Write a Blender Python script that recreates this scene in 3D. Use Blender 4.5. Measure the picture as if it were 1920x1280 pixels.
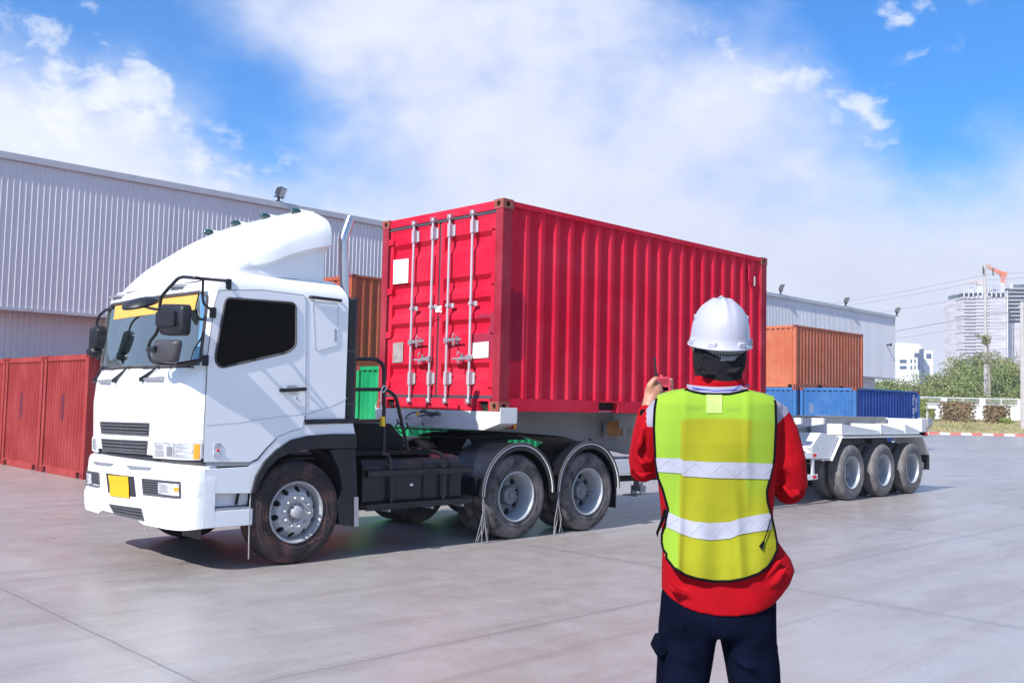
import bpy, bmesh, math, random
from mathutils import Vector, Matrix
random.seed(7)
for o in list(bpy.data.objects): bpy.data.objects.remove(o)
sc = bpy.context.scene
PI = math.pi
# ------------------------------------------------------------------ camera
CX, CY, CZ = -7.9607, -8.3682, 1.6231
YAW, PITCH, ROLL, FPX = 0.7728, 0.0652, 0.0225, 1801.96
fw = Vector((math.sin(YAW)*math.cos(PITCH), math.cos(YAW)*math.cos(PITCH), math.sin(PITCH)))
rt0 = Vector((math.cos(YAW), -math.sin(YAW), 0)); up0 = rt0.cross(fw)
rt = rt0*math.cos(ROLL)+up0*math.sin(ROLL); up = -rt0*math.sin(ROLL)+up0*math.cos(ROLL)
cam = bpy.data.cameras.new('camera'); camo = bpy.data.objects.new('camera', cam)
sc.collection.objects.link(camo); sc.camera = camo
m = Matrix.Identity(4)
for i in range(3):
    m[i][0] = rt[i]; m[i][1] = up[i]; m[i][2] = -fw[i]
m[0][3], m[1][3], m[2][3] = CX, CY, CZ
camo.matrix_world = m
cam.sensor_width = 36; cam.lens = FPX/1920*36; cam.clip_end = 5000; cam.clip_start = .05
# ------------------------------------------------------------------ light
SUN_EL, SUN_AZ = math.radians(40), math.radians(-7)     # towards the sun: (-cos, sin(az), .)
sd = Vector((-math.cos(SUN_EL)*math.cos(SUN_AZ), math.cos(SUN_EL)*math.sin(SUN_AZ), math.sin(SUN_EL)))
sl = bpy.data.lights.new('sun', 'SUN'); sl.energy = 3.6; sl.angle = math.radians(.55); sl.color = (1, .96, .9)
so = bpy.data.objects.new('sun', sl); sc.collection.objects.link(so)
so.rotation_euler = sd.to_track_quat('Z', 'Y').to_euler()
sc.view_settings.view_transform = 'Standard'; sc.view_settings.look = 'None'
sc.view_settings.exposure = 1.02; sc.view_settings.gamma = 1
w = bpy.data.worlds.new('World'); sc.world = w; w.use_nodes = True
NT = w.node_tree; NT.nodes.clear()
def nd(nt, t, **kw):
    n = nt.nodes.new(t)
    for k, v in kw.items():
        if k == 'inp':
            for a, b in v.items(): n.inputs[a].default_value = b
        else: setattr(n, k, v)
    return n
class F:                                   # tiny math-node language
    def __init__(s, nt, sock): s.nt, s.s = nt, sock
    def op(s, o, b=None, c=None):
        n = s.nt.nodes.new('ShaderNodeMath'); n.operation = o
        s.nt.links.new(s.s, n.inputs[0])
        for i, v in ((1, b), (2, c)):
            if v is None: continue
            if isinstance(v, F): s.nt.links.new(v.s, n.inputs[i])
            else: n.inputs[i].default_value = v
        return F(s.nt, n.outputs[0])
    def __add__(s, b): return s.op('ADD', b)
    __radd__ = __add__
    def __sub__(s, b): return s.op('SUBTRACT', b)
    def __mul__(s, b): return s.op('MULTIPLY', b)
    __rmul__ = __mul__
    def __truediv__(s, b): return s.op('DIVIDE', b)
    def ramp(s, a, b, c=0, d=1, t='SMOOTHSTEP'):
        n = s.nt.nodes.new('ShaderNodeMapRange'); n.interpolation_type = t
        s.nt.links.new(s.s, n.inputs[0])
        for i, v in enumerate((a, b, c, d)): n.inputs[i+1].default_value = v
        return F(s.nt, n.outputs[0])
def mixc(nt, f, a, b, mode='MIX'):
    n = nt.nodes.new('ShaderNodeMix'); n.data_type = 'RGBA'; n.blend_type = mode
    for i, v in ((0, f), (6, a), (7, b)):
        if isinstance(v, F): nt.links.new(v.s, n.inputs[i])
        elif hasattr(v, 'is_linked'): nt.links.new(v, n.inputs[i])
        elif isinstance(v, (int, float)): n.inputs[i].default_value = v
        else: n.inputs[i].default_value = (*v[:3], 1)
    return n.outputs[2]
sky = nd(NT, 'ShaderNodeTexSky', sky_type='NISHITA', sun_disc=False, sun_elevation=SUN_EL,
         sun_rotation=math.atan2(sd.x, sd.y), air_density=1.0, dust_density=.6, ozone_density=2.5)
hsv = nd(NT, 'ShaderNodeHueSaturation', inp={'Saturation': 1.3, 'Value': 1.0, 'Hue': .5})
NT.links.new(mixc(NT, 1.0, sky.outputs[0], (.56, .92, 1.3), 'MULTIPLY'), hsv.inputs['Color'])
tc = nd(NT, 'ShaderNodeTexCoord'); sp = nd(NT, 'ShaderNodeSeparateXYZ'); NT.links.new(tc.outputs['Generated'], sp.inputs[0])
X_, Y_, Z_ = (F(NT, sp.outputs[i]) for i in range(3))
xr = X_*math.cos(YAW) - Y_*math.sin(YAW); yr = X_*math.sin(YAW) + Y_*math.cos(YAW)
az = xr.op('ARCTAN2', yr)*57.2958; el = Z_.op('ARCSINE')*57.2958
def noise(nt, vec, scale, detail=6, rough=.55, dist=0, dim='3D'):
    n = nd(nt, 'ShaderNodeTexNoise', noise_dimensions=dim, inp={'Scale': scale, 'Detail': detail, 'Roughness': rough, 'Distortion': dist})
    if vec is not None: nt.links.new(vec, n.inputs['Vector'])
    return F(nt, n.outputs[0])
cv = nd(NT, 'ShaderNodeCombineXYZ')
NT.links.new((az*.05).s, cv.inputs[0]); NT.links.new((el*.075).s, cv.inputs[1])
n1 = noise(NT, cv.outputs[0], 1.6, 8, .5, .35); n2 = noise(NT, cv.outputs[0], 5.5, 8, .6, .2); n3 = noise(NT, cv.outputs[0], .8, 4, .5)
def blob(a0, e0, ra, re, amp):
    q = ((az-a0)/ra); v = ((el-e0)/re)
    return (q*q + v*v).op('MULTIPLY', -1.0).op('EXPONENT')*amp
field = (n1-.5)*1.4 + (n2-.5)*.55 + .33
for b in ((2, 14, 14, 8, .55), (-9, 22, 12, 4, .5), (14, 16, 7, 4.5, .35), (-25, 13, 6, 4.5, .6), (-18, 10.5, 7, 2.4, .45), (20, 7, 16, 5, .6),
          (25, 21, 9, 5, -1.0), (24, 13, 4.5, 3, -.35), (-25, 22, 8, 3.4, -.65), (-15.5, 17.5, 4.5, 4.2, -.48), (14, 24.5, 5, 1.6, -.3), (0, 5, 40, 4.5, .5)):
    field = field + blob(*b)
mask = field.ramp(-.02, 1.02)
haze_f = el.ramp(1, 15, .8, 0)
base = mixc(NT, haze_f, hsv.outputs[0], (6.4, 7.0, 7.8))
shade = ((n2-.5)*.7 + (n1-.5)*1.2 + (n3-.5)*1.0 + .55).op('MINIMUM', 1.0).op('MAXIMUM', 0.0)
cloudc = mixc(NT, shade, (4.4, 4.75, 6.1), (5.9, 6.1, 6.8))
n4 = noise(NT, cv.outputs[0], 9, 9, .6, .25); n5 = noise(NT, cv.outputs[0], 14, 8, .62, .3)
f2 = (n4-.5)*2.6 - .12
for b in ((-26.5, 15.0, 5, 3.2, .95), (-21.6, 17.0, 2.0, 2.0, .8), (-17.5, 13.2, 4.5, 2.2, .75), (-27.5, 19.2, 2.2, .9, .8), (10.7, 20, 3, 1.6, .55), (16, 18.8, 2.6, 1.6, .6), (19.3, 17.2, 2.0, 1.5, .65), (20.8, 15.2, 1.6, 1.6, .6),
          (22.6, 21.5, 1.8, 1.1, .85), (23.4, 19.4, 1.9, .5, .8), (26.6, 22.2, 1.2, .9, .85), (-24.6, 20.6, 1, .7, .6), (4, 13, 6, 2, .35), (-6, 16, 5, 2, .3), (13, 11, 5, 2, .3), (28, 12.5, 3, 1.2, .4)):
    f2 = f2 + blob(*b)
m2 = f2.ramp(.3, .95)*.72
c2 = mixc(NT, ((n5-.5)*2.2+(f2-.6)*.5+.45).op('MINIMUM', 1.0).op('MAXIMUM', 0.0), (5.0, 5.4, 6.3), (7.0, 7.1, 7.3))
wis = F(NT, mixc(NT, m2, mixc(NT, mask, base, cloudc), c2))
bgn = nd(NT, 'ShaderNodeBackground', inp={'Strength': .08}); NT.links.new(wis.s, bgn.inputs[0])
wo = nd(NT, 'ShaderNodeOutputWorld'); NT.links.new(bgn.outputs[0], wo.inputs[0])

# ------------------------------------------------------------------ measuring: a photo pixel to a point on a world plane
def P(px, py, ax, val):
    d = rt*((px-960)/FPX) - up*((py-640)/FPX) + fw; o = Vector((CX, CY, CZ)); t = (val-o[ax])/d[ax]
    return o+d*t
def PD(px, py, D):
    d = rt*((px-960)/FPX) - up*((py-640)/FPX) + fw
    h = d.x*math.sin(YAW)+d.y*math.cos(YAW); return Vector((CX, CY, CZ))+d*(D/h)
def proj(p):
    d = Vector(p)-Vector((CX, CY, CZ)); return 960+FPX*d.dot(rt)/d.dot(fw), 640-FPX*d.dot(up)/d.dot(fw)
CROP = dict(A=(140, 380, 3.048), B=(140, 740, 3.429), C=(640, 640, 3.283), D=(680, 360, 2.909), E=(1160, 540, 3.555), F=(1160, 860, 3.048),
            G=(1400, 720, 4.8), H=(1400, 480, 3.556), I=(0, 240, 1.883), J=(160, 520, 5.817), K=(150, 760, 4.922), L=(640, 640, 3.764),
            M=(860, 740, 4.413), N=(700, 360, 5.818), O=(700, 580, 5.818), Q=(1640, 480, 3.557))
def T(cr, pts, ax=1, val=-.03):
    a, b, s = CROP[cr]; return [P(a+x/s, b+y/s, ax, val) for x, y in pts]

# ------------------------------------------------------------------ materials
def mat(name, col, rough=.6, metal=0, var=.12, vs=3, dirt=None, dirt_amt=0, ds=2, bump=0, bs=40, coat=0, emit=None, spec=.5, stretch=(1, 1, 1), rv=0):
    mt = bpy.data.materials.new(name); mt.use_nodes = True; nt = mt.node_tree; bs_ = nt.nodes['Principled BSDF']
    t = nd(nt, 'ShaderNodeTexCoord'); mp = nd(nt, 'ShaderNodeMapping'); mp.inputs['Scale'].default_value = stretch
    nt.links.new(t.outputs['Object'], mp.inputs[0]); v = mp.outputs[0]
    a = noise(nt, v, vs, 6, .6)
    c = mixc(nt, a.ramp(.3, .7), [x*(1-var) for x in col], [min(1, x*(1+var)) for x in col])
    if dirt:
        dn = noise(nt, v, ds, 9, .68, .3); c = mixc(nt, dn.ramp(.62-dirt_amt*.3, .78-dirt_amt*.2), c, dirt)
    nt.links.new(c, bs_.inputs['Base Color'])
    bs_.inputs['Roughness'].default_value = rough; bs_.inputs['Metallic'].default_value = metal
    bs_.inputs['Specular IOR Level'].default_value = spec; bs_.inputs['Coat Weight'].default_value = coat
    bs_.inputs['Coat Roughness'].default_value = .05
    if rv:
        nt.links.new(noise(nt, v, vs*2, 5, .6).ramp(.3, .7, rough-rv, rough+rv).s, bs_.inputs['Roughness'])
    if bump:
        b = nd(nt, 'ShaderNodeBump', inp={'Strength': bump, 'Distance': .01}); nt.links.new(noise(nt, v, bs, 6, .6).s, b.inputs['Height'])
        nt.links.new(b.outputs[0], bs_.inputs['Normal'])
    return mt
RUST = (.16, .06, .03)
M = dict(
 white=mat('white_paint', (.80, .81, .82), .32, var=.02, dirt=(.5, .49, .47), dirt_amt=.0, ds=1.5, coat=.5),
 crease=mat('crease_shade', (.42, .44, .48), .5), mirrorgrey=mat('mirror_grey', (.05, .048, .055), .5),  # crease: soft shading along the body creases painted as grey
 whitetr=mat('white_frame_paint', (.62, .62, .62), .5, var=.05, dirt=(.42, .38, .34), dirt_amt=.15, ds=4),
 seam=mat('seam_dark', (.02, .022, .03), .7),
 black=mat('black_plastic', (.012, .013, .018), .45, spec=.35, var=.2, bump=.15, bs=120, dirt=(.07, .065, .06), dirt_amt=.1, ds=6),
 satin=mat('satin_black', (.008, .0085, .013), .3, spec=.4, var=.2, dirt=(.035, .033, .03), dirt_amt=.1, ds=5),
 chassis=mat('chassis_black', (.008, .008, .01), .6, spec=.2, var=.3, dirt=(.03, .024, .02), dirt_amt=.2, ds=5),
 sideglass=mat('tinted_glass', (.001, .001, .0015), .04, var=0, spec=.08),
 chrome=mat('chrome', (.5, .5, .52), .22, 1, var=.05),
 steel=mat('zinc_steel', (.42, .42, .45), .38, .65, var=.1, dirt=(.2, .12, .08), dirt_amt=.12, ds=14),
 rod=mat('rod_paint', (.43, .41, .45), .45, .15, var=.06, dirt=(.25, .12, .09), dirt_amt=.1, ds=16),
 rimdark=mat('rim_grey', (.17, .18, .2), .45, .3, var=.15, dirt=(.1, .085, .08), dirt_amt=.3, ds=8),
 rim=mat('rim_metal', (.40, .405, .42), .5, .3, var=.1, dirt=(.2, .17, .15), dirt_amt=.2, ds=8),
 rimwhite=mat('rim_white', (.36, .38, .41), .4, .1, var=.08, dirt=(.28, .25, .24), dirt_amt=.2, ds=9),
 tyre=mat('tyre_rubber', (.035, .033, .036), .8, spec=.25, var=.3, vs=5, dirt=(.15, .135, .132), dirt_amt=.85, ds=3.5, bump=.2, bs=60),
 tyrebrown=mat('tyre_brown_dust', (.03, .026, .028), .8, spec=.25, var=.3, vs=5, dirt=(.12, .062, .055), dirt_amt=.55, ds=3, bump=.2, bs=60),
 tyregrey=mat('tyre_grey_dust', (.13, .12, .12), .8, var=.2, vs=5, dirt=(.2, .18, .175), dirt_amt=.4, ds=5, bump=.2, bs=60),
 amber=mat('amber_lens', (.9, .32, .01), .2, var=.1, coat=.5),
 redlens=mat('red_lens', (.5, .02, .015), .25, var=.1, coat=.5),
 green=mat('green_lens', (.005, .045, .045), .15, coat=.6),
 plate=mat('yellow_plate', (.62, .36, .005), .45, var=.03, bump=.05, bs=20),
 yellowfilm=mat('yellow_film', (.7, .38, .08), .5, var=.03),
 yellowtape=mat('yellow_tape', (.85, .5, .02), .5),
 grille=mat('grille_grey', (.09, .09, .1), .5, var=.1),
 lens=mat('lamp_lens', (.55, .57, .6), .08, .25, var=.35, vs=9, coat=1, stretch=(1, 1, 3)),
 reflector=mat('lamp_reflector', (.85, .86, .88), .1, .8, var=.1),
 rubber=mat('rubber_grey', (.07, .065, .07), .7, var=.2),
 sticker=mat('white_placard', (.82, .82, .8), .5, var=.03, dirt=(.5, .45, .45), dirt_amt=.0, ds=8),
 greysticker=mat('grey_placard', (.30, .25, .24), .6, var=.2, vs=12, dirt=(.42, .4, .36), dirt_amt=.3, ds=30),
 cast=mat('rusty_casting', (.28, .045, .04), .75, var=.3, vs=12, dirt=(.2, .085, .05), dirt_amt=.7, ds=9, bump=.5, bs=60),
 hole=mat('hole_shade', (.004, .004, .004), .9),  # near-black paint for the shade inside holes and pockets
 dash=mat('dashboard', (.10, .32, .30), .6), inter=mat('cab_interior', (.35, .5, .5), .8), seat=mat('seat_cloth', (.03, .07, .09), .9),
 paper=mat('paper', (.6, .75, .78), .8, var=.3, vs=20), pinkpaper=mat('pink_paper', (.5, .2, .25), .8),
 orange=mat('orange_reflector', (.33, .12, .02), .4, var=.2, vs=40, stretch=(1, 1, 6)),
 redw=mat('red_tape', (.75, .02, .03), .5), lampblk=mat('lamp_black', (.02, .022, .03), .5),
 lampglass=mat('flood_glass', (.35, .36, .38), .1, .3, var=.3, vs=20),
 cable=mat('cable_black', (.03, .03, .04), .6), wire=mat('wire_grey', (.14, .15, .18), .7), strand=mat('frayed_strand', (.3, .29, .3), .8, var=.3),
 helmet=mat('helmet_white', (.38, .38, .45), .35, var=.015, coat=.15),
 cloth_black=mat('black_cloth', (.013, .013, .016), .9, spec=.12, var=.2, bump=.3, bs=200),
 grey_cloth=mat('grey_cloth', (.27, .25, .32), .85, spec=.12, var=.1, bump=.3, bs=250),
 navy=mat('navy_cloth', (.003, .0045, .013), .9, spec=.02, var=.35, vs=6, bump=.5, bs=14),
 red_cloth=mat('red_cloth', (.31, .002, .007), .8, spec=.1, var=.15, vs=5, bump=.35, bs=12),
 skin=mat('skin', (.42, .2, .13), .5, var=.12, vs=20, bump=.2, bs=90),
 radio=mat('radio_red', (.5, .05, .09), .4, var=.05),
 bandline=mat('band_line', (.47, .47, .54), .5), reflective=mat('reflective_tape', (.36, .36, .43), .45, .1, var=.06, vs=9, bump=.2, bs=20),
 bind=mat('binding_black', (.004, .004, .007), .8, spec=.06),
)
# windscreen glass: thin, tinted, half clear
def glass_mat():
    mt = bpy.data.materials.new('windscreen_glass'); mt.use_nodes = True; nt = mt.node_tree; nt.nodes.clear()
    tr = nd(nt, 'ShaderNodeBsdfTransparent', inp={'Color': (.72, .97, .95, 1)}); gl = nd(nt, 'ShaderNodeBsdfGlossy', inp={'Color': (.82, 1, .99, 1), 'Roughness': .02})
    fr = nd(nt, 'ShaderNodeFresnel', inp={'IOR': 1.9}); mx = nd(nt, 'ShaderNodeMixShader'); out = nd(nt, 'ShaderNodeOutputMaterial')
    nt.links.new(F(nt, fr.outputs[0]).op('ADD', .6).op('MINIMUM', 1.0).s, mx.inputs[0]); nt.links.new(tr.outputs[0], mx.inputs[1]); nt.links.new(gl.outputs[0], mx.inputs[2]); nt.links.new(mx.outputs[0], out.inputs[0]); return mt
M['glass'] = glass_mat()
def haze_box():
    mt = bpy.data.materials.new('haze'); mt.use_nodes = True; nt = mt.node_tree; nt.nodes.clear(); v = nd(nt, 'ShaderNodeVolumePrincipled', inp={'Color': (.97, .98, 1, 1), 'Density': HAZE, 'Anisotropy': .2}); o = nd(nt, 'ShaderNodeOutputMaterial'); nt.links.new(v.outputs[0], o.inputs['Volume']); return mt
HAZE = .0006
def container_mat(name, col, fade, patches=(), rust=.15):
    mt = bpy.data.materials.new(name); mt.use_nodes = True; nt = mt.node_tree; b = nt.nodes['Principled BSDF']
    t = nd(nt, 'ShaderNodeTexCoord'); v = t.outputs['Object']
    c = mixc(nt, noise(nt, v, 1.3, 6, .6).ramp(.3, .72), col, fade)
    mp = nd(nt, 'ShaderNodeMapping'); mp.inputs['Scale'].default_value = (9, 9, .5); nt.links.new(v, mp.inputs[0])
    c = mixc(nt, noise(nt, mp.outputs[0], 2.2, 7, .6).ramp(.52, .8, 0, .5), c, [x*.72 for x in col])
    c = mixc(nt, noise(nt, v, 7, 10, .75).ramp(.74-rust*.25, .82-rust*.2), c, RUST)
    s = nd(nt, 'ShaderNodeSeparateXYZ'); nt.links.new(v, s.inputs[0]); xyz = [F(nt, s.outputs[i]) for i in range(3)]
    nn = noise(nt, v, 6, 4, .6)
    for (cx, cy, cz, rx, ry, rz, pc, amt, pw) in patches:     # repainted or worn patches, fixed on the steel
        q = None
        for val, c0, r0 in zip(xyz, (cx, cy, cz), (rx, ry, rz)):
            e = ((val-c0)/r0).op('ABSOLUTE').op('POWER', pw); q = e if q is None else q+e
        c = mixc(nt, (q+(nn-.5)*.5).ramp(.85, 1.1, amt, 0), c, pc)
    nt.links.new(c, b.inputs['Base Color']); b.inputs['Roughness'].default_value = .55; b.inputs['Specular IOR Level'].default_value = .05
    bp = nd(nt, 'ShaderNodeBump', inp={'Strength': .25, 'Distance': .01}); nt.links.new(noise(nt, v, 5, 6, .6).s, bp.inputs['Height']); nt.links.new(bp.outputs[0], b.inputs['Normal'])
    return mt
# ------------------------------------------------------------------ mesh helpers
COL = sc.collection
def wloc(o):
    v = Vector((0, 0, 0))
    while o is not None: v = v+o.location; o = o.parent
    return v
class MB:
    def __init__(s): s.b = bmesh.new(); s.mi = 0
    def fc(s, vs):
        try: f = s.b.faces.new(vs); f.material_index = s.mi; return f
        except ValueError: return None
    def box(s, x0, x1, y0, y1, z0, z1):
        v = [s.b.verts.new((x, y, z)) for x in (x0, x1) for y in (y0, y1) for z in (z0, z1)]
        for f in ((0, 1, 3, 2), (4, 6, 7, 5), (0, 4, 5, 1), (2, 3, 7, 6), (0, 2, 6, 4), (1, 5, 7, 3)): s.fc([v[i] for i in f])
        return s
    def obox(s, c, ax, half):                 # oriented box
        c = Vector(c); ax = [Vector(a).normalized() for a in ax]
        v = [s.b.verts.new(c+ax[0]*half[0]*i+ax[1]*half[1]*j+ax[2]*half[2]*k) for i in (-1, 1) for j in (-1, 1) for k in (-1, 1)]
        for f in ((0, 1, 3, 2), (4, 6, 7, 5), (0, 4, 5, 1), (2, 3, 7, 6), (0, 2, 6, 4), (1, 5, 7, 3)): s.fc([v[i] for i in f])
        return s
    def bar(s, p, q, w_, h):
        p, q = Vector(p), Vector(q); d = (q-p); u = Vector((0, 0, 1)) if abs(d.normalized().z) < .95 else Vector((1, 0, 0))
        a = d.cross(u).normalized(); b = a.cross(d).normalized()
        return s.obox((p+q)/2, (d, a, b), (d.length/2, w_/2, h/2))
    def prism(s, pts, off):                   # polygon extruded by the vector off
        off = Vector(off); a = [s.b.verts.new(p) for p in pts]; b = [s.b.verts.new(Vector(p)+off) for p in pts]
        s.fc(a[::-1]); s.fc(b); n = len(a)
        for i in range(n): s.fc([a[i], a[(i+1) % n], b[(i+1) % n], b[i]])
        return s
    def loft(s, rings, closed=True, caps=True):
        R_ = [[s.b.verts.new(p) for p in r] for r in rings]
        for a, b in zip(R_, R_[1:]):
            n = len(a)
            for i in range(n if closed else n-1): s.fc([a[i], a[(i+1) % n], b[(i+1) % n], b[i]])
        if caps and closed: s.fc(R_[0][::-1]); s.fc(R_[-1])
        return s
    def tube(s, pts, r, seg=8, close=False, radii=None):
        pts = [Vector(p) for p in pts]; rings = []; n = len(pts); pu = None
        for i, p in enumerate(pts):
            if close: d = pts[(i+1) % n]-pts[i-1]
            else: d = pts[min(i+1, n-1)]-pts[max(i-1, 0)]
            d = d.normalized() if d.length > 1e-9 else Vector((0, 0, 1))
            if pu is None: pu = d.orthogonal().normalized()
            pu = (pu-d*pu.dot(d)); pu = pu.normalized() if pu.length > 1e-6 else d.orthogonal().normalized()
            v = d.cross(pu); rr = radii[i] if radii else r
            rings.append([p+pu*rr*math.cos(2*PI*k/seg)+v*rr*math.sin(2*PI*k/seg) for k in range(seg)])
        if close: rings.append(rings[0])
        s.loft(rings, True, not close); return s
    def lathe(s, prof, c, axis='Y', seg=32, sgn=1, a0=0, a1=2*PI):
        full = abs(a1-a0-2*PI) < 1e-6; n = seg if full else seg+1; c = Vector(c); rings = []
        for r, h in prof:
            ring = []
            for k in range(n):
                a = a0+(a1-a0)*k/seg; u, v = r*math.cos(a), r*math.sin(a)
                ring.append(c+(Vector((u, h*sgn, v)) if axis == 'Y' else Vector((u, v, h*sgn)) if axis == 'Z' else Vector((h*sgn, u, v))))
            rings.append(ring)
        R_ = [[s.b.verts.new(p) for p in r] for r in rings]
        for a, b in zip(R_, R_[1:]):
            for k in range(seg):
                s.fc([a[k], a[(k+1) % n], b[(k+1) % n], b[k]])
        return s
    def grid(s, fn, nu, nv, cu=False):
        V = [[s.b.verts.new(fn(i/nu, j/nv)) for j in range(nv+1)] for i in range(nu+1)]
        for i in range(nu):
            for j in range(nv): s.fc([V[i][j], V[i+1][j], V[i+1][j+1], V[i][j+1]])
        return s
    def slab(s, fn, nu, nv, off):             # curved sheet with thickness; off(u,v)->vector
        A = [[s.b.verts.new(fn(i/nu, j/nv)) for j in range(nv+1)] for i in range(nu+1)]
        B = [[s.b.verts.new(Vector(fn(i/nu, j/nv))+Vector(off(i/nu, j/nv))) for j in range(nv+1)] for i in range(nu+1)]
        for i in range(nu):
            for j in range(nv):
                s.fc([A[i][j], A[i+1][j], A[i+1][j+1], A[i][j+1]]); s.fc([B[i][j], B[i][j+1], B[i+1][j+1], B[i+1][j]])
        for i in range(nu):
            s.fc([A[i][0], B[i][0], B[i+1][0], A[i+1][0]]); s.fc([A[i][nv], A[i+1][nv], B[i+1][nv], B[i][nv]])
        for j in range(nv):
            s.fc([A[0][j], A[0][j+1], B[0][j+1], B[0][j]]); s.fc([A[nu][j], B[nu][j], B[nu][j+1], A[nu][j+1]])
        return s
    def sphere(s, c, r, sx=1, sy=1, sz=1, seg=16, rn=10):
        c = Vector(c)
        prof = [[c+Vector((sx*r*math.sin(PI*j/rn)*math.cos(2*PI*k/seg), sy*r*math.sin(PI*j/rn)*math.sin(2*PI*k/seg), sz*r*math.cos(PI*j/rn))) for k in range(seg)] for j in range(1, rn)]
        R_ = [[s.b.verts.new(p) for p in r_] for r_ in prof]; t = s.b.verts.new(c+Vector((0, 0, sz*r))); b = s.b.verts.new(c-Vector((0, 0, sz*r)))
        for a, bb in zip(R_, R_[1:]):
            for k in range(seg): s.fc([a[k], bb[k], bb[(k+1) % seg], a[(k+1) % seg]])
        for k in range(seg): s.fc([t, R_[0][k], R_[0][(k+1) % seg]]); s.fc([b, R_[-1][(k+1) % seg], R_[-1][k]])
        return s
    def build(s, name, mats, parent=None, loc=None, smooth=True, ang=35, bevel=0, kind=None, **tags):
        me = bpy.data.meshes.new(name); bm = s.b
        L_ = wloc(parent) if parent is not None else Vector(loc or (0, 0, 0))
        for v in bm.verts: v.co = v.co-L_
        bmesh.ops.recalc_face_normals(bm, faces=bm.faces)
        if smooth:
            for f in bm.faces: f.smooth = True
            for e in bm.edges:
                if len(e.link_faces) == 2 and e.calc_face_angle(0) > math.radians(ang): e.smooth = False
        bm.to_mesh(me); bm.free()
        for mm in (mats if isinstance(mats, (list, tuple)) else [mats]): me.materials.append(M[mm] if isinstance(mm, str) else mm)
        o = bpy.data.objects.new(name, me); COL.objects.link(o)
        if parent is not None: o.parent = parent
        else: o.location = L_
        if bevel:
            md = o.modifiers.new('bevel', 'BEVEL'); md.width = bevel; md.segments = 2; md.limit_method = 'ANGLE'; md.harden_normals = False
        if kind: o['kind'] = kind
        for k, v in tags.items(): o[k] = v
        return o
def thing(name, label, cat, loc, group=None):
    o = bpy.data.objects.new(name, None); COL.objects.link(o); o.location = loc; o.empty_display_size = .2
    o['label'] = label; o['category'] = cat
    if group: o['group'] = group
    return o
def arcpts(c, r, a0, a1, n, ax='XZ', y=0):
    return [Vector((c[0]+r*math.cos(a0+(a1-a0)*k/n), y, c[1]+r*math.sin(a0+(a1-a0)*k/n))) for k in range(n+1)]
def roundpoly(pts, r=.04, n=4):
    out = []; N = len(pts); pts = [Vector(p) for p in pts]
    for i in range(N):
        a, b, c = pts[i-1], pts[i], pts[(i+1) % N]; rr = min(r, (a-b).length*.45, (c-b).length*.45)
        p, q = b+(a-b).normalized()*rr, b+(c-b).normalized()*rr
        for k in range(n+1):
            t = k/n; out.append(p*(1-t)**2+b*2*t*(1-t)+q*t*t)
    return out
def smoothpath(pts, r=.08, n=5):
    pts = [Vector(p) for p in pts]; out = [pts[0]]
    for a, b, c in zip(pts, pts[1:], pts[2:]):
        rr = min(r, (a-b).length*.48, (c-b).length*.48); p, q = b+(a-b).normalized()*rr, b+(c-b).normalized()*rr
        for k in range(n+1):
            t = k/n; out.append(p*(1-t)**2+b*2*t*(1-t)+q*t*t)
    return out+[pts[-1]]
def text_mesh(name, s, size, material, parent, org, ux, uz, depth=.001, flip=False):
    cu = bpy.data.curves.new(name, 'FONT'); cu.body = s; cu.size = size; cu.extrude = depth; cu.align_x = 'CENTER'; cu.resolution_u = 2
    to = bpy.data.objects.new('tmp', cu); COL.objects.link(to); dg = bpy.context.evaluated_depsgraph_get()
    me = bpy.data.meshes.new_from_object(to.evaluated_get(dg)); bpy.data.objects.remove(to)
    L_ = wloc(parent); ux, uz, org = Vector(ux), Vector(uz), Vector(org); un = ux.cross(uz)
    for v in me.vertices:
        x = -v.co.x if flip else v.co.x; v.co = org+ux*x+uz*v.co.y+un*v.co.z-L_
    me.materials.clear(); me.materials.append(M[material]); o = bpy.data.objects.new(name, me); COL.objects.link(o); o.parent = parent; return o
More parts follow.
